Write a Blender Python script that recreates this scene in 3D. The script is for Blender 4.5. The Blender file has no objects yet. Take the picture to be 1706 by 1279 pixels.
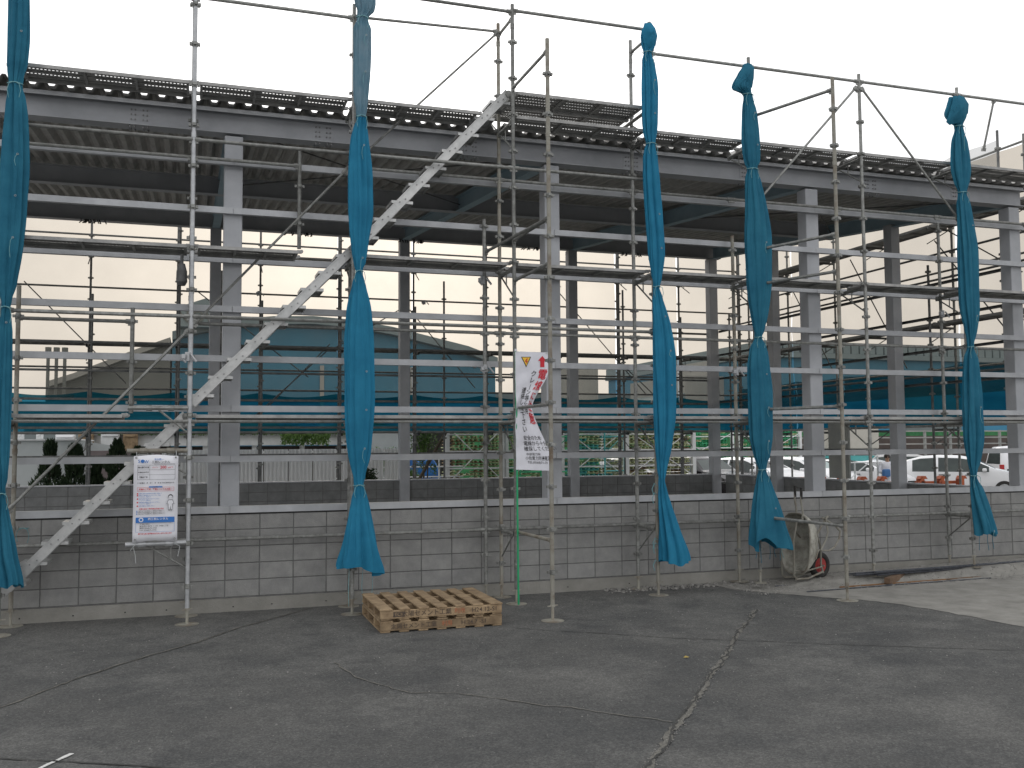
import bpy, bmesh, math, random
from mathutils import Vector, Matrix
random.seed(7)
R = math.radians
SC = bpy.context.scene
COL = SC.collection

# ---------------------------------------------------------------- camera
yaw, pitch, roll = 0.3221, 0.0641, -0.0071
fw = Vector((math.sin(yaw)*math.cos(pitch), math.cos(yaw)*math.cos(pitch), math.sin(pitch)))
r0 = Vector((math.cos(yaw), -math.sin(yaw), 0)); u0 = r0.cross(fw)
rt = r0*math.cos(roll) + u0*math.sin(roll); up = rt.cross(fw)
cam_d = bpy.data.cameras.new('camera'); cam = bpy.data.objects.new('camera', cam_d); COL.objects.link(cam)
cam_d.sensor_fit = 'HORIZONTAL'; cam_d.sensor_width = 36; cam_d.lens = 1600/1706*36
cam_d.clip_start = .1; cam_d.clip_end = 2000
cam.matrix_world = Matrix(((rt.x, up.x, -fw.x, 1.60), (rt.y, up.y, -fw.y, -12.09), (rt.z, up.z, -fw.z, 1.954), (0, 0, 0, 1)))
SC.camera = cam

# ---------------------------------------------------------------- light
SUN_EL, SUN_AZ = R(21), R(11)          # azimuth measured from +Y towards +X
W = bpy.data.worlds.new('World'); SC.world = W; W.use_nodes = True
wn = W.node_tree; wn.nodes.clear()
sky = wn.nodes.new('ShaderNodeTexSky'); sky.sky_type = 'NISHITA'; sky.sun_disc = False
sky.sun_elevation = SUN_EL; sky.sun_rotation = SUN_AZ
sky.air_density = 1.0; sky.dust_density = 6.0; sky.ozone_density = 1.0; sky.altitude = 50
hs = wn.nodes.new('ShaderNodeHueSaturation'); hs.inputs['Saturation'].default_value = .22
mxs = wn.nodes.new('ShaderNodeMix'); mxs.data_type = 'RGBA'; mxs.inputs[0].default_value = .89
mxs.inputs[7].default_value = (10.2, 10.25, 10.4, 1)      # the even bright veil of a hazy overcast sky
bg = wn.nodes.new('ShaderNodeBackground'); bg.inputs['Strength'].default_value = .11
wo = wn.nodes.new('ShaderNodeOutputWorld')
wn.links.new(sky.outputs[0], hs.inputs['Color']); wn.links.new(hs.outputs[0], mxs.inputs[6])
wn.links.new(mxs.outputs[2], bg.inputs['Color']); wn.links.new(bg.outputs[0], wo.inputs['Surface'])
sd = bpy.data.lights.new('sun', 'SUN'); sd.energy = .6; sd.angle = R(40); sd.color = (1, .93, .82)
so = bpy.data.objects.new('sun', sd); COL.objects.link(so)
sdir = Vector((math.sin(SUN_AZ)*math.cos(SUN_EL), math.cos(SUN_AZ)*math.cos(SUN_EL), math.sin(SUN_EL)))
so.rotation_euler = (-sdir).to_track_quat('-Z', 'Y').to_euler(); so.location = (6, 30, 30)
SC.view_settings.view_transform = 'Standard'; SC.view_settings.look = 'None'
SC.view_settings.exposure = 0.2; SC.view_settings.gamma = 1; SC.view_settings.use_curve_mapping = False

# ---------------------------------------------------------------- materials
def srgb(*c):
    return tuple(((v/255)/12.92 if v/255 <= .04045 else ((v/255+.055)/1.055)**2.4) for v in c)
def mat(name, col, col2=None, scale=8, rough=.7, metal=0, bump=0, detail=4, contrast=(.35, .65), bscale=None, spec=.5, obj=False, transm=0, vary=0):
    m = bpy.data.materials.new(name); m.use_nodes = True
    n = m.node_tree; L = n.links; b = n.nodes['Principled BSDF']
    b.inputs['Roughness'].default_value = rough; b.inputs['Metallic'].default_value = metal
    b.inputs['Specular IOR Level'].default_value = spec
    b.inputs['Base Color'].default_value = (*col, 1)
    tc = n.nodes.new('ShaderNodeTexCoord')
    src = tc.outputs['Object'] if obj else None
    if not obj:
        g = n.nodes.new('ShaderNodeNewGeometry'); src = g.outputs['Position']
    if col2 is not None:
        t = n.nodes.new('ShaderNodeTexNoise'); t.inputs['Scale'].default_value = scale; t.inputs['Detail'].default_value = detail
        t.inputs['Roughness'].default_value = .65
        L.new(src, t.inputs['Vector'])
        cr = n.nodes.new('ShaderNodeValToRGB'); cr.color_ramp.elements[0].position = contrast[0]; cr.color_ramp.elements[1].position = contrast[1]
        cr.color_ramp.elements[0].color = (*col, 1); cr.color_ramp.elements[1].color = (*col2, 1)
        L.new(t.outputs['Fac'], cr.inputs['Fac'])
        out = cr.outputs['Color']
        if vary:
            oi = n.nodes.new('ShaderNodeObjectInfo'); hsv = n.nodes.new('ShaderNodeHueSaturation')
            mr = n.nodes.new('ShaderNodeMapRange'); mr.inputs['To Min'].default_value = 1-vary; mr.inputs['To Max'].default_value = 1+vary
            L.new(oi.outputs['Random'], mr.inputs['Value']); L.new(mr.outputs[0], hsv.inputs['Value']); L.new(out, hsv.inputs['Color']); out = hsv.outputs[0]
        L.new(out, b.inputs['Base Color'])
    if bump:
        t2 = n.nodes.new('ShaderNodeTexNoise'); t2.inputs['Scale'].default_value = bscale or scale*6; t2.inputs['Detail'].default_value = 4
        L.new(src, t2.inputs['Vector'])
        bp = n.nodes.new('ShaderNodeBump'); bp.inputs['Strength'].default_value = bump; bp.inputs['Distance'].default_value = .02
        L.new(t2.outputs['Fac'], bp.inputs['Height']); L.new(bp.outputs[0], b.inputs['Normal'])
    return m
M = {}
M['galv'] = mat('galvanised_steel', (.14, .14, .13), (.30, .305, .29), 14, .5, .35, .2, contrast=(.3, .7), obj=False, vary=.22)
M['galv_rust'] = mat('stained_galvanised_steel', (.29, .28, .24), (.15, .11, .075), 6, .65, .15, .2, contrast=(.45, .75), vary=.15)
M['dark_galv'] = mat('weathered_and_shaded_steel', (.10, .105, .105), (.19, .19, .185), 7, .6, .3, .1)  # also the shaded tone of the rear and end girts
M['galv_new'] = mat('bright_galvanised_steel', (.34, .35, .36), (.48, .49, .50), 10, .45, .35)
M['alu'] = mat('stair_aluminium', (.38, .385, .38), (.52, .52, .51), 6, .42, .5, .08)
M['grey_paint'] = mat('grey_primer_paint', (.35, .36, .38), (.42, .43, .45), 2.5, .55, 0, .04)
M['girt'] = mat('light_grey_girt_steel', (.36, .37, .385), (.46, .47, .485), 3, .5, .15, .03, vary=.06)
M['girder'] = mat('blue_grey_girder_paint', (.26, .36, .42), (.32, .42, .48), 3, .6)
M['roof'] = mat('corrugated_roof_underside', (.34, .33, .32), (.46, .45, .43), 3, .6, .1, .05)
M['deck'] = mat('deck_steel', (.25, .25, .245), (.40, .395, .38), 6, .6, .15, .1)
M['dry_leaf'] = mat('dry_leaf', (.30, .22, .05), (.36, .28, .08), 50)
M['bolt'] = mat('bolt_steel', (.2, .2, .2), (.3, .3, .3), 30, .5, .6)
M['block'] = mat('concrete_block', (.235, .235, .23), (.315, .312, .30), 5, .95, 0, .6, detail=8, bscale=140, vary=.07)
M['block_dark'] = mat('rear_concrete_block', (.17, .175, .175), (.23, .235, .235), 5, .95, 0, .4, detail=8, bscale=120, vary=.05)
M['mortar'] = mat('mortar_joint', (.12, .12, .118), (.17, .17, .165), 12, .98, 0, .3)
M['footing'] = mat('concrete_footing', (.20, .195, .175), (.30, .29, .265), 2.2, .95, 0, .5, detail=9, contrast=(.3, .7), bscale=60)
M['hole'] = mat('dark_hole', (.02, .02, .02))
M['wood'] = mat('pallet_wood', (.19, .13, .075), (.36, .26, .155), 7, .8, 0, .3, detail=6, vary=.2)
M['wood_dark'] = mat('weathered_timber', (.10, .06, .035), (.17, .11, .07), 10, .85, 0, .3)
M['ink'] = mat('black_ink', (.02, .02, .022), rough=.8)
M['ink_faint'] = mat('faded_black_ink', (.05, .04, .035), (.14, .10, .07), 60, .85)
M['ink_red'] = mat('faded_red_ink', (.38, .10, .05), (.42, .2, .1), 40, .85)
M['red'] = mat('red_print', (.55, .02, .035), rough=.7)
M['blue_print'] = mat('blue_print', (.03, .16, .48), rough=.6)
M['yellow'] = mat('yellow_print', (.80, .50, .04), rough=.6)
M['orange_print'] = mat('orange_print', (.75, .18, .02), rough=.6)
M['vinyl'] = mat('white_vinyl', (.66, .66, .70), (.74, .74, .78), 3, .6, 0, .03)
M['banner'] = mat('white_banner_cloth', (.62, .62, .67), (.70, .70, .75), 4, .75, 0, .1)
M['green_pole'] = mat('green_plastic_pole', (.01, .30, .12), (.015, .36, .15), 5, .4)
M['cord'] = mat('pale_cord', (.10, .27, .30), (.2, .38, .40), 40, .8)
M['white_cord'] = mat('white_cord', (.5, .52, .52), rough=.8)
M['brass'] = mat('eyelet_metal', (.3, .32, .32), rough=.4, metal=.6)
M['rebar'] = mat('reinforcing_steel', (.045, .05, .06), (.09, .095, .11), 20, .6, .4, .2)
M['rust'] = mat('rusty_steel', (.16, .075, .03), (.24, .13, .06), 20, .85, .1, .3)
M['rubber'] = mat('black_rubber', (.015, .015, .015), (.035, .033, .03), 25, .85)
M['redhub'] = mat('red_wheel_hub', (.28, .02, .02), (.36, .05, .04), 15, .55)
M['tray'] = mat('cement_stained_tray', (.22, .21, .18), (.42, .41, .36), 9, .9, .0, .5, detail=9, contrast=(.35, .6))
M['stone'] = mat('crushed_stone', (.16, .155, .145), (.33, .32, .30), 14, .95, 0, .3)
M['car_white'] = mat('white_car_paint', (.72, .72, .73), (.76, .76, .77), 1, .22, 0)
M['car_silver'] = mat('silver_car_paint', (.36, .36, .36), (.42, .42, .42), 2, .3, .4)
M['car_black'] = mat('black_car_paint', (.012, .011, .014), (.02, .018, .02), 1, .15, 0)
M['car_grey'] = mat('dark_grey_car_paint', (.055, .06, .07), (.07, .075, .085), 1, .2, .2)
M['car_red'] = mat('maroon_car_paint', (.16, .04, .03), (.2, .05, .04), 1, .25, 0)
M['glass'] = mat('car_glass', (.04, .05, .05), (.06, .075, .07), 2, .12, 0, spec=.3)
M['glass_pale'] = mat('car_windscreen', (.16, .24, .23), (.2, .28, .27), 2, .1, 0, spec=.5)
M['lamp'] = mat('headlight_lens', (.45, .47, .5), (.65, .67, .7), 12, .15, .2)
M['tail'] = mat('red_tail_light', (.4, .02, .02), rough=.2)
M['trim'] = mat('black_trim', (.02, .02, .02), rough=.5)
M['orange'] = mat('orange_steel_paint', (.42, .10, .03), (.30, .06, .02), 6, .6)
M['skin'] = mat('skin', (.42, .25, .17), rough=.6)
M['hair'] = mat('black_hair', (.02, .015, .012), rough=.6)
M['white_cloth'] = mat('white_coat_cloth', (.60, .61, .66), (.7, .7, .74), 9, .85)
M['blue_cloth'] = mat('blue_cloth', (.05, .14, .32), rough=.85)
M['whitewall'] = mat('pale_render_wall', (.42, .45, .45), (.50, .53, .53), 1, .85, 0, .1)
M['white_paint'] = mat('white_painted_steel', (.62, .63, .63), (.72, .73, .73), 3, .5)
M['fence_panel'] = mat('white_corrugated_panel', (.78, .78, .78), (.83, .83, .83), 1.5, .6)
M['pink_panel'] = mat('pinkish_grey_panel', (.22, .18, .18), (.28, .23, .23), 2, .8)
M['dark'] = mat('dark_interior', (.03, .03, .028), (.05, .05, .045), 2, .9)
M['brown'] = mat('brown_soffit', (.07, .055, .05), (.10, .08, .07), 2, .9)
M['leaf'] = mat('dark_conifer_foliage', (.012, .03, .012), (.045, .075, .03), 6, .8)
M['leaf2'] = mat('bright_shrub_foliage', (.04, .10, .02), (.13, .22, .05), 5, .8)
M['grass_green'] = mat('green_tarpaulin', (.02, .13, .045), (.05, .22, .08), 3, .8)
M['bark'] = mat('bark', (.07, .055, .04), (.12, .1, .07), 20, .95)
M['tarp_blue'] = mat('bright_blue_tarpaulin', (.02, .12, .42), (.03, .2, .6), 3, .6, 0, .4)
M['rack_yellow'] = mat('yellow_green_steel', (.45, .48, .25), (.58, .60, .38), 6, .6)
M['rack_teal'] = mat('turquoise_steel', (.08, .42, .42), (.12, .5, .5), 5, .55)
M['rack_green'] = mat('green_steel', (.03, .36, .16), (.06, .46, .22), 5, .55)
M['panel_grey'] = mat('grey_board', (.25, .26, .25), (.33, .335, .31), 1.2, .7)
M['cream'] = mat('cream_container_paint', (.5, .48, .42), (.58, .56, .5), 2, .6)
M['wh_blue'] = mat('blue_warehouse_cladding', (.035, .20, .33), (.045, .24, .39), .5, .6)
M['wh_rim'] = mat('blue_grey_warehouse_roof', (.20, .28, .32), (.25, .33, .37), .5, .6)
M['wh_grey'] = mat('grey_warehouse_cladding', (.14, .165, .165), (.18, .2, .2), .5, .7)
M['far_grey'] = mat('far_grey_wall', (.36, .38, .38), (.42, .44, .44), .5, .8)
M['road_paint'] = mat('white_road_paint', (.45, .45, .43), (.7, .7, .68), 60, .8)
M['crack'] = mat('crack_grit', (.09, .088, .078), (.21, .20, .175), 60, .95, 0, .5)
M['crack_dark'] = mat('dark_crack', (.03, .03, .03), (.06, .06, .055), 40, .95)
M['lamp_dark'] = mat('lantern_grey', (.05, .05, .05), (.09, .09, .09), 10, .6)

def ground_mat():
    m = bpy.data.materials.new('worn_asphalt'); m.use_nodes = True
    n = m.node_tree; L = n.links; b = n.nodes['Principled BSDF']; b.inputs['Roughness'].default_value = .9
    b.inputs['Specular IOR Level'].default_value = .25
    g = n.nodes.new('ShaderNodeNewGeometry')
    def noise(s, d=4, rough=.6):
        t = n.nodes.new('ShaderNodeTexNoise'); t.inputs['Scale'].default_value = s; t.inputs['Detail'].default_value = d
        t.inputs['Roughness'].default_value = rough; L.new(g.outputs['Position'], t.inputs['Vector']); return t.outputs['Fac']
    def ramp(f, stops):
        c = n.nodes.new('ShaderNodeValToRGB'); e = c.color_ramp.elements
        e[0].position, e[0].color = stops[0][0], (*stops[0][1], 1); e[1].position, e[1].color = stops[1][0], (*stops[1][1], 1)
        for p, col in stops[2:]:
            x = e.new(p); x.color = (*col, 1)
        L.new(f, c.inputs['Fac']); return c.outputs['Color']
    def mix(f, a, c, mode='MIX'):
        x = n.nodes.new('ShaderNodeMix'); x.data_type = 'RGBA'; x.blend_type = mode
        if isinstance(f, float): x.inputs[0].default_value = f
        else: L.new(f, x.inputs[0])
        L.new(a, x.inputs[6]); L.new(c, x.inputs[7]); return x.outputs[2]
    base = ramp(noise(.55, 8, .7), [(.35, (.066, .068, .069)), (.68, (.108, .107, .103))])
    dust = ramp(noise(.8, 12, .78), [(.47, (0, 0, 0)), (.66, (.75, .75, .75))])
    dc = n.nodes.new('ShaderNodeRGB'); dc.outputs[0].default_value = (.165, .163, .155, 1)
    c1 = mix(dust, base, dc.outputs[0])
    # dust collects in a strip at the foot of the wall
    sx = n.nodes.new('ShaderNodeSeparateXYZ'); L.new(g.outputs['Position'], sx.inputs[0])
    mr = n.nodes.new('ShaderNodeMapRange'); mr.inputs['From Min'].default_value = -3.6; mr.inputs['From Max'].default_value = -.2
    mr.inputs['To Max'].default_value = .75; L.new(sx.outputs['Y'], mr.inputs['Value'])
    mu = n.nodes.new('ShaderNodeMath'); mu.operation = 'MULTIPLY'; L.new(mr.outputs[0], mu.inputs[0])
    ns = ramp(noise(2.2, 6, .7), [(.38, (.1, .1, .1)), (.62, (1, 1, 1))]); L.new(ns, mu.inputs[1])
    c2 = mix(mu.outputs[0], c1, dc.outputs[0])
    sp = ramp(noise(75, 4, .95), [(.32, (.62, .62, .62)), (.52, (1, 1, 1)), (.68, (1.6, 1.6, 1.57))])
    c3 = mix(1.0, c2, sp, 'MULTIPLY')
    vc = n.nodes.new('ShaderNodeTexVoronoi'); vc.inputs['Scale'].default_value = 62; L.new(g.outputs['Position'], vc.inputs['Vector'])
    bw = n.nodes.new('ShaderNodeRGBToBW'); L.new(vc.outputs['Color'], bw.inputs[0])
    c3 = mix(1.0, c3, ramp(bw.outputs[0], [(.15, (.80, .80, .80)), (.55, (1, 1, 1)), (.85, (1.28, 1.28, 1.26))]), 'MULTIPLY')
    v = n.nodes.new('ShaderNodeTexVoronoi'); v.inputs['Scale'].default_value = 38; L.new(g.outputs['Position'], v.inputs['Vector'])
    fl = ramp(v.outputs['Distance'], [(.04, (1, 1, 1)), (.12, (0, 0, 0))])
    fc = n.nodes.new('ShaderNodeRGB'); fc.outputs[0].default_value = (.2, .2, .185, 1)
    f2 = n.nodes.new('ShaderNodeMath'); f2.operation = 'MULTIPLY'; f2.inputs[1].default_value = .35; L.new(fl, f2.inputs[0])
    c4 = mix(f2.outputs[0], c3, fc.outputs[0])
    L.new(c4, b.inputs['Base Color'])
    bp = n.nodes.new('ShaderNodeBump'); bp.inputs['Strength'].default_value = .55; bp.inputs['Distance'].default_value = .012
    L.new(noise(150, 3, .8), bp.inputs['Height']); L.new(bp.outputs[0], b.inputs['Normal'])
    return m
M['asphalt'] = ground_mat()
M['apron'] = mat('pale_rough_concrete', (.17, .165, .15), (.30, .29, .265), 3, .95, 0, .5, detail=10, contrast=(.3, .68), bscale=70)

def cloth_mat(name, c1, c2, trans=.25):
    m = mat(name, c1, c2, 3.5, .7, 0, .12, detail=5, bscale=22, spec=.12)
    n = m.node_tree; b = n.nodes['Principled BSDF']; o = n.nodes['Material Output']
    t = n.nodes.new('ShaderNodeBsdfTranslucent'); t.inputs[0].default_value = (*c2, 1)
    x = n.nodes.new('ShaderNodeMixShader'); x.inputs[0].default_value = trans
    n.links.new(b.outputs[0], x.inputs[1]); n.links.new(t.outputs[0], x.inputs[2]); n.links.new(x.outputs[0], o.inputs['Surface'])
    return m
M['sheet'] = cloth_mat('blue_mesh_sheet', (.022, .185, .32), (.03, .235, .39), .22)
M['sheet_green'] = cloth_mat('faded_teal_mesh_sheet', (.022, .14, .225), (.034, .19, .285), .22)
M['sheet_glare'] = cloth_mat('glare_paled_mesh_sheet', (.12, .25, .33), (.22, .33, .40), .3)  # sun glare painted into the cloth colour

def net_mat(name, tint, dcol, clear, wscale=900):
    m = bpy.data.materials.new(name); m.use_nodes = True
    n = m.node_tree; L = n.links; n.nodes.remove(n.nodes['Principled BSDF']); o = n.nodes['Material Output']
    tr = n.nodes.new('ShaderNodeBsdfTransparent'); tr.inputs[0].default_value = (*tint, 1)
    d = n.nodes.new('ShaderNodeBsdfDiffuse'); d.inputs[0].default_value = (*dcol, 1)
    tl = n.nodes.new('ShaderNodeBsdfTranslucent'); tl.inputs[0].default_value = (*dcol, 1)
    a = n.nodes.new('ShaderNodeMixShader'); a.inputs[0].default_value = .5
    L.new(d.outputs[0], a.inputs[1]); L.new(tl.outputs[0], a.inputs[2])
    x = n.nodes.new('ShaderNodeMixShader')
    g = n.nodes.new('ShaderNodeNewGeometry'); t = n.nodes.new('ShaderNodeTexNoise'); t.inputs['Scale'].default_value = 1.2
    t.inputs['Detail'].default_value = 6; L.new(g.outputs['Position'], t.inputs['Vector'])
    mr = n.nodes.new('ShaderNodeMapRange'); mr.inputs['From Min'].default_value = .3; mr.inputs['From Max'].default_value = .7
    mr.inputs['To Min'].default_value = clear-.04; mr.inputs['To Max'].default_value = clear+.04
    L.new(t.outputs['Fac'], mr.inputs['Value']); L.new(mr.outputs[0], x.inputs[0])
    L.new(a.outputs[0], x.inputs[1]); L.new(tr.outputs[0], x.inputs[2]); L.new(x.outputs[0], o.inputs['Surface'])
    return m
M['white_net'] = net_mat('white_mesh_netting', (.58, .53, .46), (.28, .27, .25), .86)
M['pale_net'] = net_mat('pale_grey_mesh_netting', (.70, .70, .69), (.4, .41, .41), .7)
M['blue_net'] = net_mat('dark_blue_mesh_netting', (.04, .22, .32), (.010, .12, .18), .45)

# ---------------------------------------------------------------- helpers
class MB:
    """collects simple solids and links them as one mesh object"""
    def __init__(s): s.v = []; s.f = []; s.mi = []; s.k = 0
    def add(s, vs, fs):
        o = len(s.v); s.v += [tuple(p) for p in vs]; s.f += [tuple(i+o for i in f) for f in fs]; s.mi += [s.k]*len(fs); return s
    def box(s, c, d, rot=None):
        hx, hy, hz = d[0]/2, d[1]/2, d[2]/2; c = Vector(c)
        vs = [Vector((x, y, z)) for x in (-hx, hx) for y in (-hy, hy) for z in (-hz, hz)]
        if rot is not None: vs = [rot @ p for p in vs]
        return s.add([p+c for p in vs], [(0, 1, 3, 2), (4, 6, 7, 5), (0, 4, 5, 1), (2, 3, 7, 6), (0, 2, 6, 4), (1, 5, 7, 3)])
    def bx(s, x0, x1, y0, y1, z0, z1): return s.box(((x0+x1)/2, (y0+y1)/2, (z0+z1)/2), (abs(x1-x0), abs(y1-y0), abs(z1-z0)))
    def tube(s, p, q, r, n=8, r2=None, cap=True):
        p, q = Vector(p), Vector(q); d = (q-p)
        if d.length < 1e-6: return s
        d.normalize(); a = d.orthogonal().normalized(); b = d.cross(a); r2 = r if r2 is None else r2
        ring = [(math.cos(2*math.pi*i/n), math.sin(2*math.pi*i/n)) for i in range(n)]
        vs = [p+(a*c+b*w)*r for c, w in ring]+[q+(a*c+b*w)*r2 for c, w in ring]
        fs = [(i, (i+1) % n, n+(i+1) % n, n+i) for i in range(n)]
        if cap: fs += [tuple(range(n-1, -1, -1)), tuple(range(n, 2*n))]
        return s.add(vs, fs)
    def path(s, pts, r, n=7):
        pts = [Vector(p) for p in pts]; rings = []; prev = None
        for i, p in enumerate(pts):
            d = (pts[min(i+1, len(pts)-1)]-pts[max(i-1, 0)]).normalized()
            a = d.orthogonal().normalized() if prev is None else (prev-d*prev.dot(d)).normalized()
            prev = a; b = d.cross(a)
            rings.append([p+(a*math.cos(2*math.pi*k/n)+b*math.sin(2*math.pi*k/n))*r for k in range(n)])
        vs = [v for rg in rings for v in rg]; fs = []
        for i in range(len(pts)-1):
            for k in range(n): fs.append((i*n+k, i*n+(k+1) % n, (i+1)*n+(k+1) % n, (i+1)*n+k))
        fs += [tuple(range(n-1, -1, -1)), tuple((len(pts)-1)*n+k for k in range(n))]
        return s.add(vs, fs)
    def prism(s, poly, y0, y1, plane='xz'):
        n = len(poly)
        if plane == 'xz': vs = [(x, y0, z) for x, z in poly]+[(x, y1, z) for x, z in poly]
        elif plane == 'xy': vs = [(x, y, y0) for x, y in poly]+[(x, y, y1) for x, y in poly]
        else: vs = [(y0, x, z) for x, z in poly]+[(y1, x, z) for x, z in poly]
        return s.add(vs, [tuple(range(n)), tuple(range(2*n-1, n-1, -1))]+[(i, n+i, n+(i+1) % n, (i+1) % n) for i in range(n)])
    def mesh(s, name, m, smooth=False):
        me = bpy.data.meshes.new(name); me.from_pydata(s.v, [], s.f)
        for mm in (m if isinstance(m, (list, tuple)) else [m]): me.materials.append(mm)
        if any(s.mi): me.polygons.foreach_set('material_index', s.mi)
        b = bmesh.new(); b.from_mesh(me); bmesh.ops.recalc_face_normals(b, faces=b.faces); b.to_mesh(me); b.free()
        if smooth:
            me.polygons.foreach_set('use_smooth', [True]*len(me.polygons))
            try: me.set_sharp_from_angle(angle=R(40))
            except Exception: pass
        me.update(); return me
    def obj(s, name, m, parent=None, smooth=False):
        return put(name, s.mesh(name, m, smooth), parent)
def put(name, me, parent=None, loc=None, rot=None):
    o = bpy.data.objects.new(name, me); COL.objects.link(o)
    if parent is not None: o.parent = parent
    if loc is not None: o.location = loc
    if rot is not None: o.rotation_euler = rot
    return o
def tag(o, label=None, cat=None, group=None, kind=None):
    if label: o['label'] = label
    if cat: o['category'] = cat
    if group: o['group'] = group
    if kind: o['kind'] = kind
    return o
def thing(name, label, cat, group=None, loc=(0, 0, 0), rot=0):
    o = bpy.data.objects.new(name, None); o.empty_display_size = .2; COL.objects.link(o)
    o.location = loc; o.rotation_euler = (0, 0, rot); return tag(o, label, cat, group)
def bevel(o, w, seg=2):
    b = o.modifiers.new('bevel', 'BEVEL'); b.width = w; b.segments = seg; b.limit_method = 'ANGLE'; b.angle_limit = R(40); return o
def text_mesh(name, s, size, m, fn, parent=None, bold=0.0, ax='CENTER', sx=1.0):
    cu = bpy.data.curves.new(name, 'FONT'); cu.body = s; cu.size = size; cu.align_x = ax; cu.align_y = 'CENTER'; cu.offset = bold
    cu.resolution_u = 2
    o = bpy.data.objects.new(name, cu); COL.objects.link(o)
    dg = bpy.context.evaluated_depsgraph_get(); dg.update()
    me = bpy.data.meshes.new_from_object(o.evaluated_get(dg)); bpy.data.objects.remove(o)
    for v in me.vertices: v.co = fn(v.co.x*sx, v.co.y)
    me.materials.clear(); me.materials.append(m); me.name = name
    return put(name, me, parent)
def plate(name, poly, m, fn, parent=None):
    me = bpy.data.meshes.new(name); me.from_pydata([fn(x, y) for x, y in poly], [], [tuple(range(len(poly)))]); me.materials.append(m)
    return put(name, me, parent)

# ---------------------------------------------------------------- ground
g = MB(); g.add([(-500, -60, 0), (600, -60, 0), (600, 900, 0), (-500, 900, 0)], [(0, 1, 2, 3)])
tag(g.obj('ground', M['asphalt']), kind='structure')
# pale apron on the right with an irregular edge
edge = [(8.55, -.62), (8.9, -1.15), (9.25, -1.62), (9.55, -1.95), (9.75, -2.35), (9.85, -2.8), (9.92, -3.3), (9.98, -3.9), (10.05, -4.6), (10.15, -6.5)]
ep = []
for (a, b), (c, d) in zip(edge, edge[1:]):
    for k in range(6):
        t = k/6; ep.append((a+(c-a)*t+random.uniform(-.025, .025), b+(d-b)*t+random.uniform(-.02, .02)))
me = bpy.data.meshes.new('concrete_apron')
ring = ep+[(30, -6.5), (30, 0.0), (8.5, 0.0)]
me.from_pydata([(x, y, .004) for x, y in ring], [], [tuple(range(len(ring)))]); me.materials.append(M['apron'])
tag(put('concrete_apron', me), kind='structure')
fl = MB(); fl.bx(-3.4, 14.4, .17, 9.68, -.1, .06); M['slab'] = mat('bounce_slab_concrete', (.28, .275, .26), (.36, .355, .34), 1.5, .9, 0, .2, detail=8)
tag(fl.obj('bounce_floor_slab', M['slab']), kind='structure')  # unseen pale slab, added to bounce light onto the roof underside
yd = MB(); yd.bx(-60, 90, 11.6, 36, -.1, .005); M['yard'] = mat('bounce_paled_yard_concrete', (.16, .157, .15), (.22, .215, .2), 1.0, .9, 0, .2, detail=8)
tag(yd.obj('rear_yard', M['yard']), kind='structure')  # yard surface out of view, made paler for the same bounce light
def ribbon(name, pts, w, m, z=.004, jit=.02, step=.06):
    P = []
    for (a, b), (c, d) in zip(pts, pts[1:]):
        n = max(1, int(math.hypot(c-a, d-b)/step))
        for k in range(n): P.append(Vector((a+(c-a)*k/n, b+(d-b)*k/n)))
    P.append(Vector(pts[-1])); vs = []; off = 0
    for i, p in enumerate(P):
        d = (P[min(i+1, len(P)-1)]-P[max(i-1, 0)]).normalized(); nn = Vector((-d.y, d.x))
        off = off*.7+random.uniform(-jit, jit)
        ww = w*random.uniform(.35, 1.25)/2
        for sg in (-1, 1):
            q = p+nn*(off+sg*ww); vs.append((q.x, q.y, z))
    me = bpy.data.meshes.new(name); me.from_pydata(vs, [], [(2*i, 2*i+2, 2*i+3, 2*i+1) for i in range(len(P)-1)]); me.materials.append(m)
    return tag(put(name, me), kind='structure')
c1 = [(-.1, -4.35), (.25, -3.81), (.71, -3.01), (1.16, -2.39), (1.69, -1.78), (2.13, -1.09), (2.65, -.5), (3.0, -.1)]
c2 = [(2.87, -3.18), (2.9, -3.54), (3.05, -4.05), (3.26, -4.47), (3.62, -4.6), (3.94, -4.97), (4.3, -5.31), (4.64, -5.64), (4.82, -5.91)]
c3 = [(7.98, -2.09), (7.2, -3.0), (6.52, -3.88), (5.88, -4.68), (5.3, -5.41), (4.83, -5.99), (4.55, -6.32), (4.25, -6.7), (4.0, -7.05)]
c4 = [(4.93, -2.21), (6.14, -3.18), (7.13, -3.81), (9.03, -4.93)]
ribbon('asphalt_crack', c1, .03, M['crack'], z=.006, jit=.012); ribbon('asphalt_crack', c1, .006, M['crack_dark'], z=.010, jit=.012)
ribbon('asphalt_crack', c2, .018, M['crack'], z=.006)
ribbon('asphalt_crack', c3, .058, M['crack'], z=.006, jit=.012); ribbon('asphalt_crack', c3, .022, M['crack_dark'], z=.010, jit=.02)
ribbon('asphalt_crack', c4, .016, M['crack_dark'], z=.006, jit=.01)
ribbon('asphalt_joint', [(.3, -5.08), (.48, -5.18), (1.7, -5.82), (2.6, -6.3)], .02, M['crack_dark'], z=.006, jit=.008)
ribbon('road_marking', [(.70, -5.55), (.76, -5.45), (.90, -5.22)], .035, M['road_paint'], z=.006, jit=.003)

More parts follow.
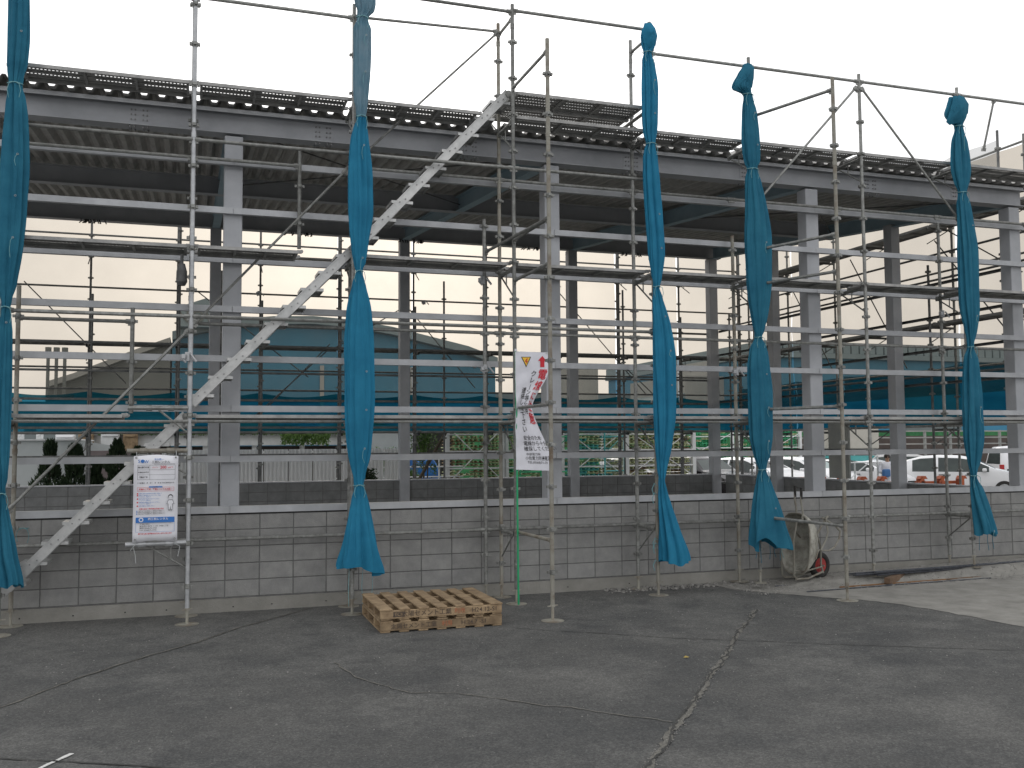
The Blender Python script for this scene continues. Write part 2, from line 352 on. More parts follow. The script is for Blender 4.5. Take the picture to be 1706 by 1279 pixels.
# ---------------------------------------------------------------- block walls
ZB = .17
bm_ = MB(); bm_.box((0, 0, 0), (.388, .15, .188)); BLOCK = bm_.mesh('block', M['block'])
def bev_mesh(me, w):
    b = bmesh.new(); b.from_mesh(me); bmesh.ops.bevel(b, geom=b.edges[:], offset=w, segments=1, affect='EDGES'); b.to_mesh(me); b.free(); return me
bev_mesh(BLOCK, .004)
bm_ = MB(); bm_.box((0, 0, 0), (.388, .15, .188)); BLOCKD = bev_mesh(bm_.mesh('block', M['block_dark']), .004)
def block_wall(label, x0, n, courses, axis, at, mesh, zfirst=0, face=1, x1=None):
    t = thing('block_wall', label, 'wall')
    L = n*.4
    core = MB()
    ztop = ZB+courses*.2
    if axis == 'x':
        core.bx(x0, x0+L, at+.007, at+.143, ZB-.01, ztop-.004); core.obj('mortar_core', M['mortar'], t)
        f = MB(); f.bx(x0, x0+L, at-.006, at+.16, -.3, ZB-.012); fo = f.obj('footing', M['footing'], t)
    else:
        core.bx(at+.007, at+.143, x0, x0+L, ZB-.01, ztop-.004); core.obj('mortar_core', M['mortar'], t)
        f = MB(); f.bx(at-.006, at+.16, x0, x0+L, -.3, ZB-.012); f.obj('footing', M['footing'], t)
    for c in range(zfirst, courses):
        for i in range(n):
            p = x0+.4*i+.2; z = ZB+.2*c+.1; j = random.uniform(-.0025, .0025)
            loc = (p, at+.075+j, z) if axis == 'x' else (at+.075+j, p, z)
            put('block', mesh, t, loc, (0, 0, 0) if axis == 'x' else (0, 0, R(90)))
    return t
front = block_wall('long grey concrete block wall across the front, five courses high under a steel sill', -1.6, 41, 5, 'x', 0.0, BLOCK)
hs_ = MB()
for x in [-.2, .35, .9, 1.35, 2.1, 2.55, 3.2, 4.0, 6.4, 7.3, 9.9, 10.6, 11.9, 12.6]:
    hs_.tube((x, -.004, .06+random.uniform(-.01, .01)), (x, -.0085, .06), .009, 10)
hs_.obj('weep_hole', M['hole'], front)['kind'] = 'stuff'
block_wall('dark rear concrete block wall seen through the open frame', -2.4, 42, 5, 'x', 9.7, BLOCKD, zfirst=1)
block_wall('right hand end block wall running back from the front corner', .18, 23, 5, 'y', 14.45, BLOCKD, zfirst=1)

# ---------------------------------------------------------------- steel frame building
fr = thing('steel_frame', 'grey steel building frame with columns, girts and corrugated roof, still without cladding', 'building frame')
COLX = [-2.15, 2.05, 6.25, 10.45, 14.36]
def girt_bar(a, b, axis, at, z, name='girt', m='girt', h=.076, d=.07, lip=True):
    """C section lying with its open side behind"""
    g = MB()
    if axis == 'x':
        g.bx(a, b, at-d, at-d+.004, z-h/2, z+h/2); g.bx(a, b, at-d+.004, at, z+h/2-.004, z+h/2); g.bx(a, b, at-d+.004, at, z-h/2, z-h/2+.004)
    else:
        g.bx(at+d-.004, at+d, a, b, z-h/2, z+h/2); g.bx(at, at+d-.004, a, b, z+h/2-.004, z+h/2); g.bx(at, at+d-.004, a, b, z-h/2, z-h/2+.004)
    return g.obj(name, M[m], fr)
for x in COLX:
    c = MB(); c.bx(x-.11, x+.11, .05, .27, 1.0, 5.80); bevel(c.obj('column', M['grey_paint'], fr), .012)
    c = MB(); c.bx(x-.115, x+.115, 9.62, 9.845, 0, 6.75); bevel(c.obj('column', M['grey_paint'], fr), .012)
for y in (2.95, 6.95):
    c = MB(); c.bx(14.25, 14.45, y-.11, y+.11, 0, 5.85+y*.1); bevel(c.obj('column', M['grey_paint'], fr), .012)
# front and rear eaves beams (H sections)
def hbeam(x0, x1, yc, z0, z1, w=.2, name='eaves_beam', t=.012):
    b = MB(); b.bx(x0, x1, yc-w/2, yc+w/2, z1-t, z1); b.bx(x0, x1, yc-w/2, yc+w/2, z0, z0+t); b.bx(x0, x1, yc-.005, yc+.005, z0+t, z1-t)
    return b.obj(name, M['grey_paint'], fr)
hbeam(-3.5, 14.6, .15, 5.83, 6.13, .22)
hbeam(-3.5, 14.6, 9.72, 6.76, 7.08, .2)
hbeam(-3.5, 14.5, 4.9, 6.28, 6.58, .16, 'purlin_beam')
ea = MB(); ea.bx(-3.5, 14.6, .030, .037, 6.085, 6.135); ea.obj('edge_angle', M['girt'], fr)
# splice plates with bolts
for x in (-.95, .95, 3.15, 5.1, 7.5, 9.4, 11.6, 13.3):
    p = MB(); p.bx(x-.13, x+.13, .139, .1445, 5.87, 6.09)
    po = p.obj('splice_plate', M['grey_paint'], fr)
    b = MB()
    for dx in (-.09, -.045, .045, .09):
        for dz in (5.92, 5.98, 6.04): b.tube((x+dx, .138, dz), (x+dx, .124, dz), .011, 6)
    b.obj('bolt', M['bolt'], po)['kind'] = 'stuff'
    b = MB()
    for dx in (-.1, -.05, .05, .1):
        for dy in (.08, .22): b.tube((x+dx, dy, 5.829), (x+dx, dy, 5.805), .012, 6)
    b.obj('flange_bolt', M['bolt'], po)['kind'] = 'stuff'
# roof girders front to back
for x in COLX:
    b = MB(); s = (7.0-6.12)/9.4
    def sl(z0, z1, w):
        b.add([(x-w/2, .28, z0), (x+w/2, .28, z0), (x+w/2, 9.6, z0+.9), (x-w/2, 9.6, z0+.9), (x-w/2, .28, z1), (x+w/2, .28, z1), (x+w/2, 9.6, z1+.9), (x-w/2, 9.6, z1+.9)],
              [(0, 1, 2, 3), (4, 7, 6, 5), (0, 4, 5, 1), (1, 5, 6, 2), (2, 6, 7, 3), (3, 7, 4, 0)])
    sl(5.84, 5.852, .16); sl(6.10, 6.112, .16); sl(5.852, 6.10, .01)
    b.obj('girder', M['girder'], fr)
for a, b_ in ((0, 1), (2, 3)):
    for (p, q) in (((COLX[a+1], .3, 5.98), (COLX[b_+1], 4.8, 6.4)), ((COLX[b_+1], .3, 5.98), (COLX[a+1], 4.8, 6.4))):
        MB().tube(p, q, .012, 6).obj('roof_brace', M['dark_galv'], fr)
# girts
GZ = [1.212+.606*k for k in range(8)]
for k, z in enumerate(GZ):
    for i, (a, b_) in enumerate(((-3.5, -2.15), (-2.15, 2.05), (2.05, 6.25), (6.25, 10.45), (10.45, 14.5))):
        if k == 0: girt_bar(a+.003, b_-.003, 'x', .048, z, 'sill_girt', h=.082, d=.07)
        else: girt_bar(a+.003, b_-.003, 'x', .048, z)
    if 1 <= k <= 6:
        for a, b_ in ((-3.5, -2.15), (-2.15, 2.05), (2.05, 6.25), (6.25, 10.45), (10.45, 14.5)):
            girt_bar(a+.003, b_-.003, 'x', 9.98, z-.03, 'rear_girt', 'dark_galv', h=.045)  # same steel as the front girts, interior shade put into a darker colour
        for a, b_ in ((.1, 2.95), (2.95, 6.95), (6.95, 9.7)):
            if k in (1, 3, 4, 5, 6): girt_bar(a+.003, b_-.003, 'y', 14.46, z, 'end_girt', 'dark_galv', h=.045)  # end girts likewise darkened, their shade is in the colour
s = MB(); s.bx(-2.4, 14.6, 9.69, 9.86, 1.172, 1.2); s.obj('rear_sill', M['grey_paint'], fr)
s = MB(); s.bx(14.44, 14.62, .2, 9.6, 1.172, 1.2); s.obj('end_sill', M['grey_paint'], fr)
# sealant under the front sill
s = MB(); s.bx(-1.6, 14.6, -.003, .04, 1.150, 1.172); s.obj('sill_packer', M['hole'], fr)
# corrugated roof, waves running front to back
def roof():
    y0, y1, z0 = -.10, 9.86, 6.15; sl_ = .097
    prof = []; x = -3.6; pw = .2
    while x < 14.9:
        prof += [(x, 0), (x+.035, 0), (x+.09, .085), (x+.13, .085), (x+.185, 0)]; x += pw
    ny = 12; vs = []; fs = []
    for j in range(ny+1):
        y = y0+(y1-y0)*j/ny
        for (px, pz) in prof: vs.append((px, y, z0+pz+(y-y0)*sl_))
    n = len(prof)
    for j in range(ny):
        for i in range(n-1): fs.append((j*n+i, j*n+i+1, (j+1)*n+i+1, (j+1)*n+i))
    me = bpy.data.meshes.new('roof_sheet'); me.from_pydata(vs, [], fs); me.materials.append(M['roof'])
    o = put('roof_sheet', me, fr); so = o.modifiers.new('thick', 'SOLIDIFY'); so.thickness = .004
    return o
roof()
# loose insulation fringe hanging at the rear eaves
fz = MB()
for x in [-.6, -.45, -.3, 3.6, 3.9, 4.0, 6.2, 6.5, 6.7, 9.2, 9.5, 9.7, 11.8, 12.1, 12.3]:
    for k in range(5):
        xx = x+random.uniform(-.1, .1); fz.path([(xx, 9.6, 6.76), (xx+.02, 9.6, 6.72), (xx+random.uniform(-.05, .05), 9.6, 6.68)], .012, 5)
fz.obj('eaves_fringe', M['trim'], fr)['kind'] = 'stuff'
# board fixed at the end wall
bd = MB(); bd.bx(14.62, 14.66, 4.75, 5.42, 1.215, 2.50)
tag(bd.obj('board', M['panel_grey']), 'plain grey board standing on the right hand end wall', 'board')

# ---------------------------------------------------------------- scaffold pieces
RT = .0243
def knot_mesh():
    k = MB(); k.tube((0, 0, -.028), (0, 0, .028), .031, 10)
    for a in range(4):
        c, s = math.cos(a*math.pi/2), math.sin(a*math.pi/2)
        rot = Matrix.Rotation(a*math.pi/2, 3, 'Z')
        k.box((c*.045, s*.045, 0), (.026, .038, .03), rot)
    return k.mesh('post_coupler', M['galv'])
KNOT = knot_mesh()
def plate_mesh():
    k = MB(); k.box((0, 0, .006), (.15, .15, .008)); k.tube((0, 0, .01), (0, 0, .20), .017, 8); k.tube((0, 0, .155), (0, 0, .18), .03, 6)
    k.box((.0, 0, .168), (.15, .012, .012))
    return k.mesh('base_jack', M['galv_rust'])
JACK = plate_mesh()
pad = MB(); pad.tube((0, 0, 0), (0, 0, .004), .13, 20); PAD = pad.mesh('base_pad', M['galv_rust'])
def post(par, x, y, z0, z1, base=True, m='galv', off=0, top=None, k0=.42, knots=True, joints=True, lean=(0, 0)):
    p = MB(); xt, yt = x+lean[0], y+lean[1]
    p.tube((x, y, z0+(.17 if base else 0)), (xt, yt, z1), RT, 10)
    if joints:
        zz = z0+1.9
        while zz < z1-.3:
            f = (zz-z0)/(z1-z0); q = (x+(xt-x)*f, y+(yt-y)*f)
            p.tube((q[0], q[1], zz), (q[0], q[1], zz+.06), RT+.004, 10); zz += 1.8
    o = p.obj('post', M[m], par, smooth=True)
    if base:
        put('base_jack', JACK, o, (x, y, z0), (0, 0, random.uniform(0, 1.5)))
        if z0 < .06: put('base_pad', PAD, o, (x, y, z0+.002), (0, 0, random.uniform(0, 3)))
    if knots:
        z = k0+off
        while z < z1-.05:
            if z > z0+.1:
                f = (z-z0)/(z1-z0); put('post_coupler', KNOT, o, (x+(xt-x)*f, y+(yt-y)*f, z), (0, 0, R(0)))
            z += .475
    return o
def pipe(par, p, q, name='ledger', r=.0215, m='galv', ends=True):
    t = MB(); t.tube(p, q, r, 9)
    if ends:
        d = (Vector(q)-Vector(p)).normalized()
        for e, sg in ((Vector(p), 1), (Vector(q), -1)):
            c = e+d*sg*.045; t.tube(c-d*.03, c+d*.03, r+.007, 8)
            rot = d.to_track_quat('X', 'Z').to_matrix(); t.box(e+d*sg*.025-Vector((0, 0, .012)), (.05, .022, .075), rot)
    return t.obj(name, M[m], par, smooth=True)
def bracket(par, x, y0, y1, z, m='galv'):
    """short transom with a diagonal strut below, front to back"""
    t = MB(); t.tube((x, y0, z), (x, y1, z), RT, 8); t.tube((x, y0, z-.33), (x, y1+(.06 if y0 > y1 else -.06), z-.03), .011, 6)
    ym = (y0+y1)/2; t.tube((x, ym, z), (x, ym, z-.16), .009, 6)
    for yy in (y0, y1): t.box((x, yy+(.03 if yy < ym else -.03), z), (.035, .06, .07))
    return t.obj('bracket', M[m], par)
def plank_mesh(L, w=.5, rows=3):
    """perforated scaffold board seen mostly from below"""
    k = MB(); t = .004
    k.bx(.02, L-.02, 0, .012, -.038, 0); k.bx(.02, L-.02, w-.012, w, -.05, 0)
    ws = (w-.024)/(rows*2+1); slot = ws*.27; solid = ((w-.024)-rows*slot)/(rows+1); y = .012
    for r in range(rows+1):
        k.bx(.02, L-.02, y, y+solid, -t, 0); k.bx(.03, L-.03, y+solid*.4, y+solid*.6, -.012, -t); y += solid
        if r < rows:
            x = .03
            while x < L-.03:
                wide = abs(x-L*.36) < .07 or abs(x-L*.66) < .07
                k.bx(x, x+(.040 if wide else .018), y, y+slot, -t, 0); x += .040
            y += slot
    for cx in (.02, L*.36, L*.66, L-.05): k.bx(cx, cx+.03, .012, w-.012, -.03, -.006)
    for cy in (.06, w-.06):
        for sx, e in ((1, 0), (-1, L)): k.box((e+sx*.005, cy, -.005), (.05, .03, .04)); k.tube((e-sx*.02, cy-.018, 0), (e-sx*.02, cy+.018, 0), .02, 8)
    return k.mesh('deck_plank', M['deck'])
PL = {}
def deck(par, x0, x1, z, y0=-.67, w=.45, rows=2):
    L = round(x1-x0, 2); k = (L, w, rows)
    if k not in PL: PL[k] = plank_mesh(L, w, rows)
    return put('deck_plank', PL[k], par, (x0, y0, z))

# ---------------------------------------------------------------- front scaffold
fs = thing('front_scaffold', 'galvanised tube scaffold standing along the front of the block wall', 'scaffold')
YM, YI, YS = -.70, -.13, -1.93
MX = [-.30, 1.58, 3.41, 5.44, 7.39, 8.92, 10.77, 12.55, 14.40]
MTOP = [7.9, 7.9, 7.33, 7.62, 7.65, 7.35, 7.33, 7.33, 7.33]
MB0 = [0, 0, .0, 0, 0, .08, .08, .12, .12]
MM = ['galv', 'galv_new', 'galv', 'galv', 'galv_rust', 'galv', 'galv', 'galv', 'galv']
for x, zt, zb_, mm, of in zip(MX, MTOP, MB0, MM, (0, 0, .1, .05, .2, .1, .02, .12, 0)):
    post(fs, x, YM, zb_, zt, m=mm, off=of)
for x, z0, zt, mm, bs in ((5.43, 0, 7.61, 'galv_rust', 1), (7.38, 0, 7.63, 'galv', 1), (5.22, 0, 4.93, 'galv', 1), (8.95, .02, 4.95, 'galv_rust', 1), (12.63, .06, 5.38, 'galv', 1),
                          (2.83, 4.40, 5.63, 'galv', 0), (.93, 2.36, 3.59, 'galv', 0), (1.57, 0, 7.85, 'galv', 1), (3.46, 0, 4.4, 'galv', 1), (-.27, 0, 3.8, 'galv_rust', 1)):
    post(fs, x, YI, z0, zt, base=bool(bs), m=mm, off=(.24 if abs(x-1.57) < .01 else random.uniform(0, .2)))
for x, zt in ((5.45, 6.66), (9.37, 6.66)):
    post(fs, x, YS, 0, zt, m='galv_rust' if x < 6 else 'galv_rust', off=.12)
def bays(y, z, spans, name='ledger', **k):
    for a, b in spans: pipe(fs, (a, y, z), (b, y, z), name, **k)
def seq(L): return list(zip(L, L[1:]))
# top rails
bays(YM, 7.16, [(-.3, 1.58), (1.58, 3.41)], 'top_rail', m='galv')
pipe(fs, (3.41, YM, 7.52), (5.44, YM, 7.52), 'top_rail'); pipe(fs, (3.41, YM+.05, 7.20), (5.43, YI, 7.50), 'top_rail', r=.018)
bays(YM, 7.54, [(5.44, 7.39)], 'top_rail'); bays(YM, 7.22, seq(MX[4:]), 'top_rail')
# guard rails at the upper lift
bays(YM, 5.48, seq(MX[:5])); bays(YI, 5.44, [(-.3, 2.83)]); bays(YI, 5.48, [(3.46, 5.43), (5.43, 7.38), (7.38, 8.95), (8.95, 10.77), (10.77, 12.63), (12.63, 14.4)])
bays(YM, 3.44, seq(MX[:5])); bays(YI, 3.43, [(-.3, .93), (1.57, 3.46), (3.46, 5.43), (5.43, 7.38), (7.38, 8.95), (8.95, 10.77), (10.77, 12.63), (12.63, 14.4)])
bays(YI, .875, [(-.3, 1.57), (1.57, 3.46), (3.46, 5.22), (5.22, 7.38), (7.38, 8.95), (8.95, 10.77), (10.77, 12.63), (12.63, 14.4)])
# brackets / transoms under the decks
for x in MX:
    for z in (2.24, 4.18, 6.08):
        if x in (5.44, 7.39): bracket(fs, x-.01, YM+.03, YI-.03, z)
        else: bracket(fs, x, YM+.03, YI+.0, z)
for x in (5.43, 7.38, 12.6): bracket(fs, x, YI-.03, YM+.04, .86)
# decks
for a, b in seq(MX):
    L1 = (a, b) if a > -.2 else (a, .93)
    deck(fs, L1[0]+.04, L1[1]-.04, 2.33)
    L2 = (a, b) if abs(a-1.58) > .1 else (a, 2.83)
    deck(fs, L2[0]+.04, L2[1]-.04, 4.27)
    L3 = (a, b) if abs(a-3.41) > .1 else (a, 5.05)
    deck(fs, L3[0]+.04, L3[1]-.04, 6.18)
# bottom edge toe tube along lower deck
bays(YM, 2.25, seq(MX), 'deck_bearer', r=.017)
# landing at the head of the stair
for y0 in (-.66, -.12): deck(fs, 5.50, 7.33, 6.50, y0, .5, 4)
for x in (5.46, 7.36):
    t = MB(); t.tube((x, YM, 6.44), (x, .42, 6.44), RT, 8); t.tube((x, YI, 6.08), (x, .36, 6.42), .012, 6); t.tube((x, YM, 6.08), (x, YI, 6.42), .012, 6); t.obj('transom', M['galv'], fs)
# cross tubes to the outer posts
for z in (6.52, 4.55, 4.03, 2.42, .89):
    pipe(fs, (5.45, YS, z), (5.44, YM if z > 4.2 or z < 3 else YM, z), 'transom', r=.02, m='galv_rust' if z < 1 else 'galv')
pipe(fs, (5.44, YS, 4.55), (5.24, YI, 4.50), 'transom', r=.02)
for z in (6.50, 4.62, 4.14, 2.42, .92):
    pipe(fs, (9.37, YS, z), (8.93, YM, z+(.05 if z < 1 else 0)), 'transom', r=.021)
for z in (7.45,): pipe(fs, (7.38, YI, z), (7.39, YM, z), 'transom', r=.02)
pipe(fs, (5.43, YI, 7.44), (5.44, YM, 7.44), 'transom', r=.02)
# diagonal braces
pipe(fs, (5.40, -.22, 7.45), (3.40, -.22, 5.42), 'brace', r=.015); pipe(fs, (3.40, -.22, 5.42), (1.60, -.22, 3.40), 'brace', r=.015)
pipe(fs, (1.56, -.30, 3.34), (-.30, -.30, 1.28), 'brace', r=.017)
pipe(fs, (10.80, YM, 7.14), (12.50, YM, 5.30), 'brace', r=.017); pipe(fs, (10.73, YM, 7.14), (8.95, YM, 5.24), 'brace', r=.017)
# clamps with lever handles and hanging grips
def clamp(par, x, y, z, s=1):
    k = MB(); k.tube((x, y, z-.05), (x, y, z+.05), .036*s, 10); k.tube((x+.03, y-.03, z+.03), (x+.10*s, y-.05, z-.06), .012, 7); k.box((x-.045, y-.02, z), (.04, .05, .05)); k.tube((x-.07, y-.03, z-.02), (x-.02, y-.03, z-.07), .01, 6)
    return k.obj('clamp', M['galv_new'], par)
clamp(fs, 5.22, YI-.02, 2.96); clamp(fs, 8.95, YI-.03, 2.98); clamp(fs, 1.55, YM-.02, 2.98, .9); clamp(fs, 12.63, YI-.03, 3.95, .9); clamp(fs, 5.2, YI, 4.12)
# work lantern hanging under the second deck beside the light post
ln = MB(); ln.tube((1.47, -.62, 4.04), (1.47, -.62, 4.16), .018, 8); ln.tube((1.47, -.62, 3.97), (1.47, -.62, 4.05), .055, 14, .035); ln.tube((1.47, -.62, 3.84), (1.47, -.62, 3.97), .062, 14, .058); ln.tube((1.47, -.62, 3.80), (1.47, -.62, 3.84), .04, 14, .062)
tag(ln.obj('work_lamp', M['lamp_dark'], None, True), 'small dark lamp hanging under the deck beside the bright post', 'lamp')
# post sleeve caps on the right end top rail
pipe(fs, (13.27, YM, 7.24), (13.27, YM+.25, 6.50), 'brace', r=.017)

# poster rails
for z in (1.925, .905):
    t = MB(); t.tube((.93, -.74, z), (1.56, -.70, z), .026, 10)
    for x in (1.10, 1.38): t.tube((x-.04, -.735, z), (x+.04, -.73, z), .034, 8)
    t.obj('poster_rail', M['galv_rust' if z > 1 else 'galv_new'], fs)
t = MB(); t.tube((1.56, -.68, .62), (1.15, -.70, .88), .011, 6); t.tube((1.40, -.70, .72), (1.40, -.70, .88), .008, 6); t.obj('poster_strut', M['galv'], fs)
t = MB(); t.tube((1.56, -.68, 1.66), (1.15, -.70, 1.90), .011, 6); t.obj('poster_strut', M['galv'], fs)
t = MB(); t.tube((.93, YM, 2.40), (1.56, YM, 2.40), .024, 8); t.tube((1.25, YM, 2.38), (1.56, YM, 2.12), .012, 6)
for x in (1.15, 1.38): t.tube((x-.03, YM, 2.40), (x+.03, YM, 2.40), .032, 8)
t.obj('poster_rail', M['galv'], fs)

# ---------------------------------------------------------------- stairs
def stair(x0, z0, x1, z1, label):
    t = thing('scaffold_stair', label, 'stair', 'aluminium scaffold stairs', loc=(x0, -.58, z0))
    dx, dz = x1-x0, z1-z0; L = math.hypot(dx, dz); an = math.atan2(dz, dx)
    rot = Matrix.Rotation(-an, 3, 'Y')
    for y in (0, .40):
        s = MB(); c = Vector((dx/2, y, dz/2)); s.box(c, (L, .006, .105), rot)
        for e in (-.05, .05): s.box(c+rot @ Vector((0, .012, e)), (L, .03, .008), rot)
        s.box(c+Vector((0, -.006, 0))+rot @ Vector((0, 0, .047)), (L, .008, .010), rot); s.box(c+Vector((0, -.006, 0))+rot @ Vector((0, 0, -.047)), (L, .008, .010), rot)
        so_ = s.obj('stringer', M['alu'], t)
        n = 9; b = MB()
        for i in range(n):
            f = (i+.5)/n
            for o in (-.035, .035): b.tube((dx*f+o, y-.004, dz*f+o*.6-.0), (dx*f+o, y-.014, dz*f+o*.6), .009, 6)
        if y == 0: b.obj('rivet', M['bolt'], so_)['kind'] = 'stuff'
        h = MB(); q = Vector((dx, y, dz)); h.tube(q+Vector((0, -.02, -.02)), q+Vector((0, .03, -.02)), .045, 12); h.obj('hook', M['galv'], so_)
    for i in range(9):
        f = (i+.5)/9; cx, cz = dx*f, dz*f
        s = MB(); s.bx(cx-.135, cx+.135, .014, .388, cz-.006, cz); s.bx(cx-.135, cx-.129, .014, .388, cz-.035, cz-.006); s.bx(cx+.129, cx+.135, .014, .388, cz-.035, cz-.006); s.bx(cx-.129, cx+.129, .014, .018, cz-.035, cz-.006); s.bx(cx-.129, cx+.129, .384, .388, cz-.035, cz-.006)
        s.obj('tread', M['alu'], t)
    return t
stair(-.30, .42, 1.54, 2.33, 'lowest aluminium stair flight, rising from the left edge past the white poster')
stair(1.60, 2.46, 3.46, 4.38, 'middle aluminium stair flight between the bright post and the second blue sheet')
stair(3.50, 4.40, 5.42, 6.50, 'top aluminium stair flight rising from behind the second blue sheet to the landing deck')

# ---------------------------------------------------------------- gathered blue sheets
SHEETS = {
'S0':[(-0.232, 7.4, 0.105), (-0.227, 6.408, 0.114), (-0.235, 6.141, 0.11), (-0.249, 5.874, 0.072), (-0.237, 5.612, 0.113), (-0.238, 5.152, 0.141), (-0.25, 4.694, 0.152), (-0.266, 4.174, 0.157), (-0.282, 3.722, 0.108), (-0.281, 3.452, 0.046), (-0.287, 3.209, 0.08), (-0.29, 2.764, 0.099), (-0.286, 2.006, 0.085), (-0.266, 1.629, 0.039), (-0.266, 1.491, 0.025), (-0.26, 1.254, 0.07), (-0.225, 0.88, 0.118), (-0.166, 0.536, 0.123)],
'S1':[(3.506, 7.569, 0.102), (3.521, 7.347, 0.146), (3.525, 7.235, 0.12), (3.489, 7.119, 0.069), (3.49, 6.97, 0.112), (3.484, 6.524, 0.112), (3.474, 6.154, 0.094), (3.478, 5.897, 0.061), (3.461, 5.639, 0.115), (3.47, 5.129, 0.158), (3.475, 4.766, 0.161), (3.465, 4.403, 0.121), (3.465, 4.151, 0.078), (3.459, 4.028, 0.043), (3.459, 3.863, 0.085), (3.468, 3.541, 0.156), (3.469, 3.113, 0.184), (3.475, 2.617, 0.195), (3.472, 2.264, 0.184), (3.469, 1.842, 0.137), (3.463, 1.597, 0.074), (3.463, 1.506, 0.06), (3.467, 1.352, 0.098), (3.469, 1.004, 0.182), (3.478, 0.726, 0.245), (3.479, 0.532, 0.294)],
'S2':[(7.299, 7.478, 0.089), (7.306, 7.355, 0.115), (7.308, 7.249, 0.102), (7.293, 7.165, 0.062), (7.309, 7.028, 0.098), (7.325, 6.661, 0.128), (7.317, 6.253, 0.119), (7.317, 6.026, 0.088), (7.32, 5.929, 0.066), (7.313, 5.799, 0.097), (7.325, 5.444, 0.123), (7.348, 5.043, 0.128), (7.377, 4.484, 0.123), (7.375, 4.165, 0.075), (7.368, 4.021, 0.044), (7.383, 3.847, 0.079), (7.43, 3.531, 0.132), (7.465, 3.057, 0.166), (7.466, 2.427, 0.17), (7.443, 1.957, 0.131), (7.411, 1.646, 0.069), (7.399, 1.491, 0.043), (7.422, 1.296, 0.078), (7.505, 0.868, 0.152), (7.579, 0.425, 0.217)],
'S3':[(8.813, 7.186, 0.062), (8.786, 7.038, 0.124), (8.719, 6.835, 0.157), (8.812, 6.761, 0.072), (8.843, 6.494, 0.119), (8.856, 6.073, 0.143), (8.864, 5.839, 0.128), (8.86, 5.721, 0.081), (8.866, 5.57, 0.119), (8.896, 5.238, 0.166), (8.92, 4.739, 0.214), (8.919, 4.158, 0.199), (8.912, 3.745, 0.146), (8.905, 3.498, 0.08), (8.893, 3.399, 0.052), (8.889, 3.267, 0.118), (8.887, 3.005, 0.169), (8.9, 2.598, 0.192), (8.901, 2.11, 0.187), (8.905, 1.786, 0.126), (8.905, 1.608, 0.056), (8.92, 1.463, 0.112), (8.954, 1.14, 0.21), (8.993, 0.818, 0.304), (9.02, 0.592, 0.355)],
'S4':[(12.415, 7.115, 0.135), (12.421, 7.005, 0.18), (12.393, 6.864, 0.203), (12.398, 6.746, 0.135), (12.445, 6.677, 0.073), (12.444, 6.411, 0.152), (12.45, 6.046, 0.186), (12.456, 5.819, 0.135), (12.46, 5.673, 0.079), (12.475, 5.502, 0.124), (12.503, 5.141, 0.157), (12.52, 4.78, 0.191), (12.509, 4.059, 0.19), (12.52, 3.611, 0.112), (12.503, 3.361, 0.05), (12.496, 3.209, 0.117), (12.493, 2.898, 0.161), (12.497, 2.632, 0.178), (12.511, 2.101, 0.183), (12.495, 1.662, 0.11), (12.474, 1.469, 0.044), (12.526, 1.266, 0.116), (12.623, 0.87, 0.166), (12.666, 0.616, 0.177)]}
def interp(prof, z):
    # prof sorted by falling z; smooth monotone-ish cubic
    P = prof[::-1]; n = len(P)
    for i in range(n-1):
        if P[i][1] <= z <= P[i+1][1]:
            z0, z1 = P[i][1], P[i+1][1]; t = (z-z0)/(z1-z0); h = z1-z0; out = []
            for c in (0, 2):
                def m(j):
                    if j <= 0 or j >= n-1: return 0
                    a = (P[j][c]-P[j-1][c])/(P[j][1]-P[j-1][1]); b = (P[j+1][c]-P[j][c])/(P[j+1][1]-P[j][1])
                    return 0 if a*b <= 0 else 2*a*b/(a+b)
                t2, t3 = t*t, t*t*t
                out.append((2*t3-3*t2+1)*P[i][c]+(t3-2*t2+t)*h*m(i)+(-2*t3+3*t2)*P[i+1][c]+(t3-t2)*h*m(i+1))
            return out
    return (P[0][0], P[0][2]) if z < P[0][1] else (P[-1][0], P[-1][2])
def smooth1(a, b, x): t = max(0, min(1, (x-a)/(b-a))); return t*t*(3-2*t)
